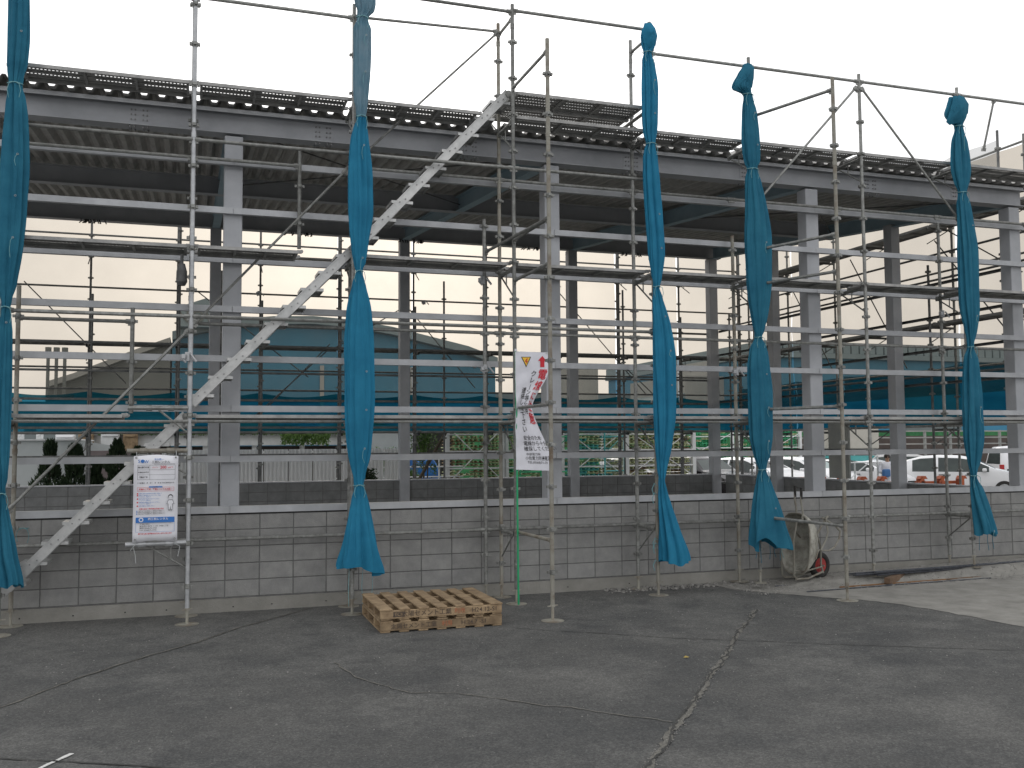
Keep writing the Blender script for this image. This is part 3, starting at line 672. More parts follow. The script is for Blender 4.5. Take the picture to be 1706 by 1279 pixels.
def sheet(key, label, ties, mats, yc=-.83, seed=1, flare=1.4, pale=None):
    rnd = random.Random(seed); prof = SHEETS[key]; zt, zb = prof[0][1], prof[-1][1]
    t = thing('blue_sheet', label, 'sheet', 'gathered blue mesh sheets tied to the front scaffold posts', loc=(prof[-1][0], yc, zb))
    N = 150; nz = int((zt-zb)/.028)
    folds = [(-math.pi/2+(k_-6)*.42+rnd.uniform(-.15, .15), rnd.uniform(.12, .28), rnd.choice([1, 1, 2]), rnd.uniform(-.22, .22)) for k_ in range(14)]
    vs, fs_ = [], []
    def shape(th, z, w):
        r = 1.0
        for k, (ph, amp, s_, dr) in enumerate(folds):
            c = ph+dr*math.sin(z*1.3+k)                                       # crease centre drifts along the height
            d = (th-c+math.pi) % (2*math.pi)-math.pi
            wd = .10+.05*s_
            r -= amp*(1.5 if k % 3 == 0 else .8)*math.exp(-(d/wd)**2)
        r += .035*math.sin(5*th+2.1*z+seed)+.02*math.sin(9*th-3.7*z)+.012*math.sin(17*th+9*z)
        return r
    for j in range(nz+1):
        z = zt+(zb-zt)*j/nz; cx, w = interp(prof, z)
        sk = smooth1(zb+.65, zb, z)
        dep = min(max(.05, w*.55), .105)+sk*.05
        tp = min([abs(z-q) for q in ties]+[9]); pinch = math.exp(-(tp/.035)**2)
        row = []
        for i in range(N):
            th = 2*math.pi*i/N; r = shape(th, z, w)
            if sk: r *= 1+.12*sk*math.sin(4*th+seed*2)
            r *= 1+.055*math.sin(19*th+seed+2*math.sin(z*5))*smooth1(.42, .05, tp)
            micro = .005*math.sin(z*37+th*3+seed)*smooth1(.30, .0, tp)
            x = cx+(w*r+micro)*math.cos(th)*(1-.04*pinch); y = yc+dep*r*math.sin(th)
            zz = z
            if j > nz-14:
                hem = .025*math.sin(2*th+seed)-.05*math.cos(th)*(1 if key == 'S1' else .2)+(.055*math.sin(3*th+1.2)+.035*math.sin(5*th) if key == 'S3' else .012*math.sin(6*th+seed))
                zz = z+hem*(14-(nz-j))/14
            row.append((x, y, zz))
        vs += row
    for j in range(nz):
        for i in range(N): fs_.append((j*N+i, j*N+(i+1) % N, (j+1)*N+(i+1) % N, (j+1)*N+i))
    # gathered folds inside, so that the open hem reads as cloth
    me = bpy.data.meshes.new('cloth'); me.from_pydata(vs, [], fs_)
    for m in mats: me.materials.append(M[m])
    if pale is not None:  # cloth above this height takes the paler colour with painted glare
        for p in me.polygons:
            z = p.center.z; p.material_index = 1 if z > pale else 0
    me.polygons.foreach_set('use_smooth', [True]*len(me.polygons))
    put('cloth', me, t, (-prof[-1][0], -yc, -zb))
    org = Vector((prof[-1][0], yc, zb))
    for q in ties:
        cx, w = interp(prof, q); k = MB()
        dep = min(max(.05, w*.55), .105)
        ring = [Vector((cx+(w+.004)*math.cos(a), yc+(dep+.004)*math.sin(a), q+.004*math.sin(3*a)))-org for a in [2*math.pi*i/22 for i in range(23)]]
        k.path(ring, .0055, 5)
        for e in (-1, 1):
            b = Vector((cx+e*.02, yc-dep-.008, q))-org
            k.path([b, b+Vector((e*.03, -.012, -.02)), b+Vector((e*.045, -.008, -.09)), b+Vector((e*.03, -.005, -.13-.05*rnd.random()))], .0035, 5)
        k.obj('tie_cord', M['cord'], t)
    # stitched hem with eyelets and loose cords down the front
    for q in [z for z in [zb+.05+.45*i for i in range(16)] if z < zt-.3 and min(abs(z-u) for u in ties) > .15]:
        cx, w = interp(prof, q)
        if rnd.random() < .5:
            e = Vector((cx+w*.30, yc-min(max(.05, w*.55), .105)*1.0-.006, q))-org; k = MB()
            k.path([e+Vector((.009*math.cos(a), -.002, .009*math.sin(a))) for a in [2*math.pi*i/12 for i in range(13)]], .0028, 5); k.obj('eyelet', M['brass'], t)
            if rnd.random() < .6:
                k = MB(); l = rnd.uniform(.08, .24); k.path([e, e+Vector((-.02, -.008, -.03)), e+Vector((-.028, -.01, -l*.6)), e+Vector((-.01*rnd.uniform(-1, 2), -.008, -l))], .003, 4); k.obj('cord', M['cord'], t)
    return t, org
sheet('S0', 'gathered blue mesh sheet at the left edge, covering the leftmost post', [5.874, 3.452, 1.491], ['sheet_green'], seed=3)
t1, o1 = sheet('S1', 'gathered blue mesh sheet with greyish glare-paled top, flaring open just left of the pallets', [7.119, 5.897, 4.028, 1.506], ['sheet', 'sheet_glare'], seed=5, pale=5.90)
t2, o2 = sheet('S2', 'slim gathered blue mesh sheet hanging to the right of the printed banner', [7.165, 5.929, 4.021, 1.491], ['sheet'], seed=8)
t3, o3 = sheet('S3', 'wide dull teal gathered mesh sheet whose hem spreads over the wheelbarrow', [6.761, 5.721, 3.399, 1.608], ['sheet_green'], seed=12)
t4, o4 = sheet('S4', 'gathered blue mesh sheet farthest right, on the post before the corner column', [6.677, 5.673, 3.361, 1.469], ['sheet_green'], seed=17)
def lobe(par, org, pts, yc, th=.05, m='sheet_green', name='loose_corner'):
    """a loose top corner of cloth: lens shaped, creased"""
    cx = sum(p[0] for p in pts)/len(pts); cz = sum(p[1] for p in pts)/len(pts); n = len(pts); vs = []; fs_ = []
    rings = [1, .8, .5, .2]
    for sgn in (-1, 1):
        for r in rings:
            for i, (x, z) in enumerate(pts):
                vs.append(Vector((cx+(x-cx)*r, yc+sgn*(th*(1-r*r)+.012*math.sin(i*2.4)*(1 if r < 1 else 0)), cz+(z-cz)*r))-org)
        vs.append(Vector((cx, yc+sgn*th, cz))-org)
    blk = n*4+1
    for s_ in (0, 1):
        for a in range(3):
            for i in range(n): fs_.append((s_*blk+a*n+i, s_*blk+a*n+(i+1) % n, s_*blk+(a+1)*n+(i+1) % n, s_*blk+(a+1)*n+i))
        for i in range(n): fs_.append((s_*blk+3*n+i, s_*blk+3*n+(i+1) % n, s_*blk+4*n))
    me = bpy.data.meshes.new(name); me.from_pydata(vs, [], fs_); me.materials.append(M[m]); me.polygons.foreach_set('use_smooth', [True]*len(me.polygons))
    put(name, me, par)
lobe(t3, o3, [(8.80, 7.20), (8.70, 7.08), (8.62, 6.93), (8.56, 6.80), (8.66, 6.78), (8.78, 6.80), (8.87, 6.86), (8.90, 7.0), (8.91, 7.14), (8.87, 7.19)], -.86)
lobe(t4, o4, [(12.42, 7.14), (12.30, 7.04), (12.24, 6.88), (12.16, 6.70), (12.22, 6.66), (12.34, 6.70), (12.46, 6.74), (12.58, 6.88), (12.60, 7.02), (12.52, 7.12)], -.88, .06)
lobe(t2, o2, [(7.24, 7.55), (7.20, 7.42), (7.22, 7.28), (7.30, 7.18), (7.40, 7.26), (7.43, 7.40), (7.40, 7.50), (7.34, 7.57)], -.86, .06, 'sheet')
k = MB()
for i in range(6):
    a = Vector((7.36+.01*i, -.86, 7.5-.03*i)); k.path([a, a+Vector((.08, -.02, .03)), a+Vector((.12, -.02, -.06)), a+Vector((.06+.01*i, -.02, -.14))], .005, 5)
k.obj('frayed_tie', M['sheet'], None).parent = t2; t2.children[-1].location = -o2
# torn hem draped over the barrow side
def hang(par, org, xs, z0, z1, y, m='cord'):
    k = MB()
    for x in xs: k.path([Vector((x, y, z0))-org, Vector((x+random.uniform(-.015, .015), y, (z0+z1)/2))-org, Vector((x+random.uniform(-.02, .02), y, z1+random.uniform(-.05, .05)))-org], .0035, 4)
    k.obj('hanging_cord', M[m], par)
hang(t1, o1, (3.36, 3.52, 3.63), .56, .10, -.80); hang(t3, o3, (8.85, 9.0, 9.08, 9.16, 8.8), .62, .38, -.82, 'sheet_green'); hang(t4, o4, (12.55, 12.7, 12.8), .62, .42, -.82, 'sheet_green')
k = MB()
for z in (1.42, 1.30, .72, .66, .44):
    a = Vector((7.36, -.76, z))-o2; k.path([a, a+Vector((-.05, -.03, .03)), a+Vector((-.08, -.02, -.04)), a+Vector((-.06, -.02, -.11))], .005, 5)
k.obj('loose_tie', M['cord'], t2)

# ---------------------------------------------------------------- banner on its green pole
bt = thing('warning_banner', 'white banner with red and black lettering, pinched at its waist, on a green pole', 'banner', loc=(5.40, -.86, 0))
MB().tube((0.012, .0, .02), (0, 0, 3.12), .0125, 9).obj('pole', M['green_pole'], bt, True)
MB().tube((0.0, .0, 3.12), (0, 0, 3.15), .017, 9).obj('pole_cap', M['vinyl'], bt, True)
MB().tube((0.0, -.01, 3.115), (.43, -.06, 3.10), .006, 7).obj('arm', M['white_paint'], bt, True)
BT, BH = 3.11, 1.45
def bsurf(u, v, lift=0.0):
    """u 0..1 across, v 0..1 down"""
    if v < .49: w = .44-.245*smooth1(.12, .50, v)**1.0
    else: w = .195+.265*smooth1(.46, .95, v)
    ga = math.exp(-((v-.5)/.16)**2)
    x = -.014+w*u+.018*ga*u
    y = -.02-.035*math.sin(u*3.0)*(1-.3*ga)+.028*ga*math.sin(u*9+v*12)+.006*math.sin(v*40+u*4)*(1-u)*(.5+ga)-.02*u
    z = BT-BH*v-(.02*u if v > .9 else 0)+.035*ga*math.sin(u*3)
    return Vector((x, y-lift, z))
vs, fs_ = [], []; NU, NV = 28, 90
for j in range(NV+1):
    for i in range(NU+1): vs.append(bsurf(i/NU, j/NV))
for j in range(NV):
    for i in range(NU): a = j*(NU+1)+i; fs_.append((a, a+1, a+NU+2, a+NU+1))
me = bpy.data.meshes.new('cloth'); me.from_pydata(vs, [], fs_); me.materials.append(M['banner']); me.polygons.foreach_set('use_smooth', [True]*len(me.polygons))
bo = put('cloth', me, bt)
BW = .46
def bmap(cx, cz): return lambda x, y: bsurf((cx+x)/BW, (cz-y)/BH, .006)
def bwrite(s, cx, cz, size, m, bold=.002, sx=1.0): text_mesh('lettering', s, size, M[m], bmap(cx, cz), bo, bold, sx=sx)
def bplate(poly, m, cx, cz, lift=.006):
    plate('printed_mark', poly, M[m], lambda x, y: bsurf((cx+x)/BW, (cz-y)/BH, lift), bo)
bplate([(-.065, .06), (.065, .06), (0, -.07)], 'ink', .135, .12, .005)
bplate([(-.05, .052), (.05, .052), (0, -.052)], 'yellow', .135, .12, .007)
bplate([(.008, .04), (-.02, .0), (.002, .0), (-.01, -.035), (.022, .008), (.0, .008), (.022, .04)], 'red', .135, .12, .009)
bplate([(0, .075), (.062, .012), (.03, .012), (.03, -.065), (-.03, -.065), (-.03, .012), (-.062, .012)], 'red', .355, .12)
for i, c in enumerate('電線に注意'): bwrite(c, .375, [.285, .43, .565, .70, .85][i], [.14, .13, .115, .135, .145][i], 'red', .0022)
for i, c in enumerate('クレーン等使用'): bwrite(c if c != 'ー' else '|', .245, .275+.082*i, .084, 'ink', .0006)
for i, c in enumerate('連絡して下さい'): bwrite(c, .155, .49+.080*i, .084, 'ink', .0006)
for i, s_ in enumerate(('安全のため', '電線から十分な', '確保してください')): bwrite(s_, .12+.028*len(s_), 1.07+.065*i, .060, 'ink', .0003)
for i, s_ in enumerate(('中部電力㈱', '小牧電力所送電課', 'TEL(0568)71-70')): bwrite(s_, .12+(.02*len(s_) if i < 2 else .15), 1.265+.045*i, (.038, .042, .040)[i], 'ink', 0)

# ---------------------------------------------------------------- poster
pt = thing('notice_poster', 'white rental company notice poster with blue and red print, tied to the scaffold at left', 'poster', loc=(1.235, -.775, 1.405))
PW, PH = .46, .94
pv, pf = [], []
for j in range(13):
    for i in range(7):
        u, v = i/6-.5, j/12-.5; pv.append((u*PW-v*.02*0, -.006*math.cos(v*9)*math.cos(u*5)+.004*math.sin(u*11+v*6), v*PH+(.008*math.cos(u*6.28) if j in (0, 12) else 0)))
for j in range(12):
    for i in range(6): a = j*7+i; pf.append((a, a+1, a+8, a+7))
me = bpy.data.meshes.new('vinyl_sheet'); me.from_pydata(pv, [], pf); me.materials.append(M['vinyl']); me.polygons.foreach_set('use_smooth', [True]*len(me.polygons))
po = put('vinyl_sheet', me, pt); po.modifiers.new('thick', 'SOLIDIFY').thickness = .002
def pm(cx, cz, l=.014): return lambda x, y: Vector((cx+x, -l, cz+y))
def ptext(s, x, z, size, m, bold=.0006, ax='CENTER', sx=1): text_mesh('lettering', s, size, M[m], pm(x, z), po, bold*.4, ax, sx)
def pbox(x0, x1, z0, z1, m, l=.012): plate('printed_mark', [(x0, z0), (x1, z0), (x1, z1), (x0, z1)], M[m], lambda x, y: Vector((x, -l, y)), po)
def pframe(x0, x1, z0, z1, m, w=.0022):
    pbox(x0, x1, z1-w, z1, m); pbox(x0, x1, z0, z0+w, m); pbox(x0, x0+w, z0, z1, m); pbox(x1-w, x1, z0, z1, m)
def pdisc(x, z, r, m, l=.013): plate('printed_mark', [(x+r*math.cos(a), z+r*math.sin(a)) for a in [2*math.pi*i/20 for i in range(20)]], M[m], lambda x, y: Vector((x, -l, y)), po)
ptext('S', -.175, .405, .05, 'blue_print', .0008); pdisc(-.140, .407, .019, 'blue_print'); ptext('W', -.10, .400, .045, 'blue_print', .0008)
ptext('安全第一', .03, .425, .024, 'blue_print'); ptext('三和レンタル', .05, .395, .032, 'ink', .0006)
pbox(-.02, .20, .374, .377, 'ink')
pframe(-.19, .20, .205, .365, 'ink'); pbox(-.19, .20, .311, .313, 'ink'); pbox(-.19, .20, .257, .259, 'ink'); pbox(-.065, -.063, .205, .365, 'ink')
ptext('最大積載荷重', -.128, .338, .019, 'ink', .0009); ptext('足場組立年月日', -.128, .285, .016, 'ink', .0009); ptext('作業主任者', -.128, .232, .017, 'ink', .0009)
ptext('1スパン', -.01, .336, .019, 'red'); ptext('200', .075, .338, .044, 'red', .002); ptext('kg以下', .150, .336, .019, 'red')
ptext('この足場は　月　日〜　月　日 までの使用予定です。', .005, .168, .0165, 'ink', .0008)
pbox(-.07, .07, .118, .132, 'blue_print', .014); ptext('お客様各位', 0, .125, .010, 'vinyl')
pframe(-.19, .19, .078, .122, 'red', .0025); ptext('足場のご使用・壁面についてのお願い', 0, .099, .0205, 'red', .0013)
for i, z in enumerate((.052, .032, -.005, -.043, -.082)):
    pdisc(-.185, z, .008, 'red'); ptext(('足場使用時は安全帯を必ず着用し作業して', '足場上に物を置かないでください。安全', '部材を勝手に取り外さないでください', '強風雨時は足場を使用しないで下さい。', '昇降は階段をご利用ください')[i], -.172, z, .0125, 'blue_print', .0002, 'LEFT')
    if i not in (0, 4): ptext('てください。危険です', -.172, z-.016, .0125, 'blue_print', .0002, 'LEFT')
ptext('足場の組立て等作業主任者の氏名', -.04, -.115, .017, 'red', .0010)
for i in range(3): pbox(-.195, -.185, -.142-.016*i, -.132-.016*i, 'blue_print'); ptext('作業中は必ず安全確認を行い事故防止に努めること・', -.180, -.137-.016*i, .0120, 'ink', .0002, 'LEFT')
pbox(-.20, .20, -.262, -.205, 'blue_print'); pdisc(-.145, -.232, .024, 'vinyl', .014); pdisc(-.145, -.232, .014, 'blue_print', .015); text_mesh('lettering', '㈱三和レンタル', .030, M['vinyl'], pm(.03, -.227, .0145), po, .0004)
pframe(-.20, .20, -.365, -.262, 'blue_print')
for i, s_ in enumerate(('〒485-0051', '愛知県小牧市下小針 中島1丁目', '電話 (0568)76-0000', 'FAX (0568)76-0000')): ptext(s_, -.16, -.280-.022*i, .018, 'ink', .0001, 'LEFT', 1.2)
ptext('無断立入及び足場部材の持出しを固く禁じます', 0, -.385, .0165, 'red', .0014)
# plain worker drawing, built of flat marks
pdisc(.155, .015, .026, 'ink'); pdisc(.155, .008, .021, 'vinyl', .015); pdisc(.148, .009, .003, 'ink', .017); pdisc(.163, .009, .003, 'ink', .017)
plate('printed_mark', [(.130, -.02), (.180, -.02), (.195, -.065), (.178, -.065), (.176, -.135), (.158, -.135), (.155, -.09), (.151, -.135), (.134, -.135), (.131, -.065), (.115, -.065)], M['ink'], lambda x, y: Vector((x, -.0135, y)), po)
plate('printed_mark', [(.134, -.023), (.176, -.023), (.190, -.062), (.175, -.062), (.173, -.128), (.161, -.128), (.156, -.082), (.149, -.128), (.137, -.128), (.134, -.062), (.119, -.062)], M['vinyl'], lambda x, y: Vector((x, -.0155, y)), po)
for x in (-.205, .205):
    for z in (-.445, .445):
        k = MB(); k.tube((x, -.012, z), (x, -.018, z), .011, 12); k.obj('eyelet', M['bolt'], pt)
        k = MB(); k.path([(x, -.02, z), (x+.005, .0, z+(.04 if z > 0 else -.04)), (x, .03, z+(.075 if z > 0 else -.075))], .003, 5); k.obj('cord', M['white_cord'], pt)
k = MB(); k.path([(-.205, -.02, -.50), (-.25, -.03, -.56), (-.22, -.03, -.52), (-.20, -.02, -.60), (-.19, -.02, -.70)], .003, 5); k.path([(.205, -.02, -.50), (.26, -.02, -.53), (.24, -.02, -.64)], .003, 5); k.obj('cord_end', M['white_cord'], pt)

# ---------------------------------------------------------------- pallets
def pallet(z0, label, txt, seed, ink, rot=0):
    rnd = random.Random(seed)
    t = thing('wooden_pallet', label, 'pallet', 'stacked wooden pallets', loc=(3.50, -1.98, z0), rot=R(-.5)+rot)
    Wd, Dp, H = 1.34, 1.20, .122
    def board(a, b, c, d, e, f, name):
        o = MB(); o.bx(a, b, c, d, e, f); o = o.obj(name, M['wood'], t); bevel(o, .004, 1); return o
    for i in range(7):
        w = .135 if i in (0, 6) else .115; x = (Wd-.135)*i/6+.0675+rnd.uniform(-.004, .004)
        board(x-w/2, x+w/2, rnd.uniform(-.006, .004), Dp+rnd.uniform(-.004, .006), H-.019+rnd.uniform(-.002, 0), H, 'deck_board')
    for i in range(7):
        x = (Wd-.12)*i/6+.06+rnd.uniform(-.006, .006)
        board(x-.052, x+.052, .004, Dp-.004, 0.001, .018, 'base_board')
    for j, y in enumerate((.002, Dp/3-.02, 2*Dp/3-.02, Dp-.042)):
        o = board(.003, Wd-.003, y, y+.04, .0185, H-.0195, 'stringer')
        if j == 0:
            for s_, x, sz, m, sx in txt: text_mesh('stencil', s_, sz, M[m], lambda a, b, x=x: Vector((x+a, -.002+.002, .062+b)), o, .0003, 'CENTER', sx)
    return t
pallet(.001, 'lower wooden pallet of the pair, resting on the asphalt, marked H.24.7 -S1', [('太陽セメント工業', .36, .062, 'ink_faint', 1), ('利用', .72, .060, 'ink_red', 1), ('H.24.7 -S1', 1.02, .062, 'ink_faint', 1.1)], 2, 0)
pallet(.126, 'upper wooden pallet of the pair, marked H24.12-S1', [('太陽セメント工業', .50, .068, 'ink_faint', 1), ('利用', .86, .060, 'ink_red', 1), ('H24.12-S1', 1.14, .066, 'ink_faint', 1.05)], 4, 0)
for o in [x for x in bpy.data.objects if x.name.startswith('stencil')]: o.location.y -= .004
up_ = [x for x in bpy.data.objects if x.name.startswith('wooden_pallet')][-1]
plate('stencil', [(.14, .035), (.26, .035), (.26, .09), (.14, .09)], M['ink_faint'], lambda x, y: Vector((x, -.001, y)), up_)
text_mesh('stencil', 'TCK', .05, M['wood'], lambda a, b: Vector((.2+a, -.003, .062+b)), up_, .001)

# ---------------------------------------------------------------- wheelbarrow standing on end
wb = thing('wheelbarrow', 'cement stained wheelbarrow with red wheel hub stood on end against the wall', 'wheelbarrow', loc=(9.95, -.42, .06), rot=R(12))
def torus(R0, r, n=28, k=10):
    vs = []; f = []
    for i in range(n):
        a = 2*math.pi*i/n
        for j in range(k):
            b = 2*math.pi*j/k; q = R0+r*math.cos(b); vs.append((q*math.cos(a), r*1.1*math.sin(b), q*math.sin(a)))
    for i in range(n):
        for j in range(k): f.append((i*k+j, i*k+(j+1) % k, ((i+1) % n)*k+(j+1) % k, ((i+1) % n)*k+j))
    return vs, f
wx, wz = .14, .17
vs, f = torus(.145, .045); k = MB(); k.add([(x+wx, y, z+wz) for x, y, z in vs], f); ty = k.obj('tyre', M['rubber'], wb, True)
k = MB(); k.tube((wx, -.028, wz), (wx, .028, wz), .112, 24); k.tube((wx, -.045, wz), (wx, .045, wz), .03, 14); k.tube((wx, -.034, wz), (wx, -.026, wz), .075, 24); k.obj('wheel_hub', M['redhub'], ty)
k = MB(); k.tube((wx, -.09, wz), (wx, .09, wz), .011, 8)
for y in (-.085, .085):
    k.path([(wx-.02, y, wz-.10), (wx-.06, y, wz+.02), (wx-.06, y, wz+.20), (wx-.12, y*1.6, wz+.30), (-.10, y*2.2, .62), (-.02, y*2.9, .80), (.06, y*3, .88)], .015, 8)
    k.path([(wx-.02, y, wz-.08), (-.20, y*1.2, .02), (-.44, y*1.3, .03), (-.48, y*1.3, .08), (-.49, y*1.4, .55), (-.46, y*2, .85)], .015, 8)
k.path([(-.47, -.11, .15), (-.30, -.11, .12), (wx-.05, -.09, .16)], .012, 8)
k.obj('frame_tube', M['galv_rust'], wb, True)
k = MB()
for y, sx in ((-.24, -.44), (.24, -.05)):
    k.path([(sx, y, .80), (sx+.02, y, .95), (sx-.01, y, 1.1), (sx, y, 1.25)], .014, 8)
k.obj('handle', M['galv_rust'], wb, True)
k = MB()
for y, sx in ((-.24, -.44), (.24, -.05)): k.tube((sx, y, 1.13), (sx, y, 1.29), .019, 9)
k.obj('grip', M['rubber'], wb, True)
k = MB()
for y in (-.25, .25):
    k.path([(-.05, y, .86), (.20, y, .74), (.30, y, .66), (.28, y, .56), (.18, y, .44), (.06, y, .40)], .013, 8)
k.obj('stand_loop', M['galv_rust'], wb, True)['kind'] = 'stuff'
k = MB(); k.path([(.06, -.25, .40), (-.15, -.25, .42), (-.20, -.25, .30)], .012, 8); k.obj('stand_foot', M['galv_rust'], wb, True)
k = MB(); k.path([(-.02, -.28, .88), (.02, -.28, .66), (-.02, -.28, .56), (-.12, -.27, .42)], .013, 8)
k.obj('stand_frame', M['galv_rust'], wb, True)
# tray: a shallow dish standing on edge, mouth to the left
def dish():
    n = 40; rings = [(0, 1.0), (.03, 1.0), (.10, .86), (.17, .66), (.20, .45), (.205, 0)]; vs = []; f = []
    for (d, s_) in rings:
        for i in range(n):
            a = 2*math.pi*i/n; c, s2 = math.cos(a), math.sin(a); ex = .38
            px = abs(c)**.7*math.copysign(1, c)*.27*s_; pz = abs(s2)**.7*math.copysign(1, s2)*.42*s_
            vs.append((-.46+d*1.55+.06*pz+.13, px, .50+pz))
    for j in range(len(rings)-1):
        for i in range(n): f.append((j*n+i, j*n+(i+1) % n, (j+1)*n+(i+1) % n, (j+1)*n+i))
    return vs, f
vs, f = dish(); me = bpy.data.meshes.new('tray'); me.from_pydata(vs, [], f); me.materials.append(M['tray']); me.polygons.foreach_set('use_smooth', [True]*len(me.polygons))
put('tray', me, wb).modifiers.new('thick', 'SOLIDIFY').thickness = .006
k = MB(); n = 40; pts = []
for i in range(n+1):
    a = 2*math.pi*i/n; c, s2 = math.cos(a), math.sin(a)
    px = abs(c)**.7*math.copysign(1, c)*.27; pz = abs(s2)**.7*math.copysign(1, s2)*.42; pts.append((-.33+.06*pz, px, .50+pz))
k.path(pts, .011, 6); k.obj('tray_rim', M['galv_rust'], wb, True)

# ---------------------------------------------------------------- bars and timbers on the ground
rr = random.Random(5)
for i in range(14):
    y = -.86+.03*(i % 6)+rr.uniform(-.01, .01); z = .115+.022*(i//6)
    x0 = 10.25+rr.uniform(0, .6); k = MB()
    a = Vector((x0, y, z)); b = Vector((17.5, y+.55+rr.uniform(-.05, .08), z+.02)); mid = (a+b)/2+Vector((0, rr.uniform(-.04, .04), -.01))
    k.path([a, a.lerp(mid, .5)+Vector((0, .01, -.006)), mid, mid.lerp(b, .5), b], .0095, 6)
    tag(k.obj('reinforcing_bar', M['rebar'], None, True), ['nearest', 'second', 'third', 'fourth', 'fifth', 'farthest'][i % 6]+' dark steel bar in the '+['bottom', 'middle', 'top'][i//6]+' layer of the bundle by the wall', 'steel bar', 'bundled dark steel bars')
for (a, b, w) in (((9.30, -1.20, .012), (12.5, -1.05, .012), 'long thin loose steel bar lying nearest on the pale concrete'), ((9.2, -.62, .012), (11.2, -.72, .014), 'short thin steel bar on the ground before the wheelbarrow')):
    k = MB(); k.path([a, Vector(a).lerp(Vector(b), .5)+Vector((0, .02, 0)), b], .009, 6); tag(k.obj('reinforcing_bar', M['rebar'], None, True), w, 'steel bar')
def flat_bar(a, b, w, h, m, name, label, cat, group=None):
    a, b = Vector(a), Vector(b); d = b-a; k = MB(); k.box((a+b)/2, (d.length, w, h), Matrix.Rotation(math.atan2(d.y, d.x), 3, 'Z'))
    return tag(bevel(k.obj(name, M[m]), .004, 1), label, cat, group)
flat_bar((10.7, -1.05, .062), (11.4, -.6, .062), .08, .08, 'wood_dark', 'timber', 'short brown timber under the near end of the steel bars', 'timber')
flat_bar((13.5, -.95, .062), (14.0, -.2, .062), .08, .08, 'wood_dark', 'timber', 'brown timber under the far end of the steel bars', 'timber')
flat_bar((9.95, -1.02, .012), (11.9, -.93, .012), .035, .016, 'rust', 'flat_bar', 'rusty flat steel strip lying beside the steel bars', 'steel strip')
flat_bar((11.8, -.95, .014), (16.5, -.55, .014), .035, .018, 'wood_dark', 'batten', 'long thin brown batten in front of the steel bars', 'timber')

# rubble along the foot of the wall
def rubble(name, n, fn, smin, smax, seed, m='stone', label=None):
    rnd = random.Random(seed); k = MB()
    for _ in range(n):
        x, y, z = fn(rnd); s_ = rnd.uniform(smin, smax)*(.6+.8*rnd.random()**2)
        vs = []
        for c in ((1, 0, 0), (-1, 0, 0), (0, 1, 0), (0, -1, 0), (0, 0, 1), (0, 0, -1)):
            q = Vector(c)*s_*rnd.uniform(.5, 1.2); q = Matrix.Rotation(.6, 3, 'X') @ q; vs.append((x+q.x, y+q.y, z+q.z*.7))
        k.add(vs, [(0, 2, 4), (2, 1, 4), (1, 3, 4), (3, 0, 4), (2, 0, 5), (1, 2, 5), (3, 1, 5), (0, 3, 5)])
    return tag(k.obj(name, M[m]), label, 'rubble' if label else None, None, 'stuff')
def bedh(x, y):   # height of the gravel bed along the wall
    e = smooth1(8.9, 11.0, x)*.10+smooth1(11.3, 13, x)*.05
    return e*smooth1(-.98, -.62, y)*(1-.45*smooth1(-.35, 0, y))
gv, gf = [], []; NX, NY = 120, 18
for i in range(NX+1):
    for j in range(NY+1):
        x = 8.7+10*i/NX; y = -1.3+1.3*j/NY; gv.append((x, y, -.012+.018*smooth1(8.7, 9.6, x)*smooth1(-1.3, -1.1, y)+bedh(x, y)+random.uniform(-.006, .008)))
for i in range(NX):
    for j in range(NY): a = i*(NY+1)+j; gf.append((a, a+NY+1, a+NY+2, a+1))
me = bpy.data.meshes.new('gravel_bed'); me.from_pydata(gv, [], gf); me.materials.append(M['apron']); tag(put('gravel_bed', me), kind='structure')
rubble('gravel', 3800, lambda r: (lambda x, y: (x, y, bedh(x, y)+.006))(r.uniform(8.6, 15.5), -1.15*r.random()**1.3-.02), .008, .022, 3, label='loose grey gravel spread along the foot of the wall at right')
rubble('gravel', 420, lambda r: (lambda x: (x, -.03-.32*r.random()**1.5, .008))(r.uniform(6.9, 9.2)), .012, .035, 4, label='small heap of broken stones at the foot of the wall beyond the slim blue sheet')
rubble('grit', 1500, lambda r: (r.uniform(-.5, 10), -.5-5.5*r.random(), .003), .003, .009, 9, label='fine grit scattered over the asphalt')
lf = MB(); lf.add([(5.9, -4.1, .006), (5.93, -4.09, .02), (5.96, -4.11, .008), (5.93, -4.13, .01)], [(0, 1, 2), (0, 2, 3)]); tag(lf.obj('leaf', M['dry_leaf']), 'tiny yellow leaf lying on the asphalt right of the crack', 'leaf')
rubble('grit', 900, lambda r: (lambda t: (c3[int(t)][0]+(c3[int(t)+1][0]-c3[int(t)][0])*(t % 1)+r.uniform(-.035, .035), c3[int(t)][1]+(c3[int(t)+1][1]-c3[int(t)][1])*(t % 1)+r.uniform(-.035, .035), .006))(r.uniform(0, 7.99)), .003, .008, 10, label='grit lying in the long open crack at right')

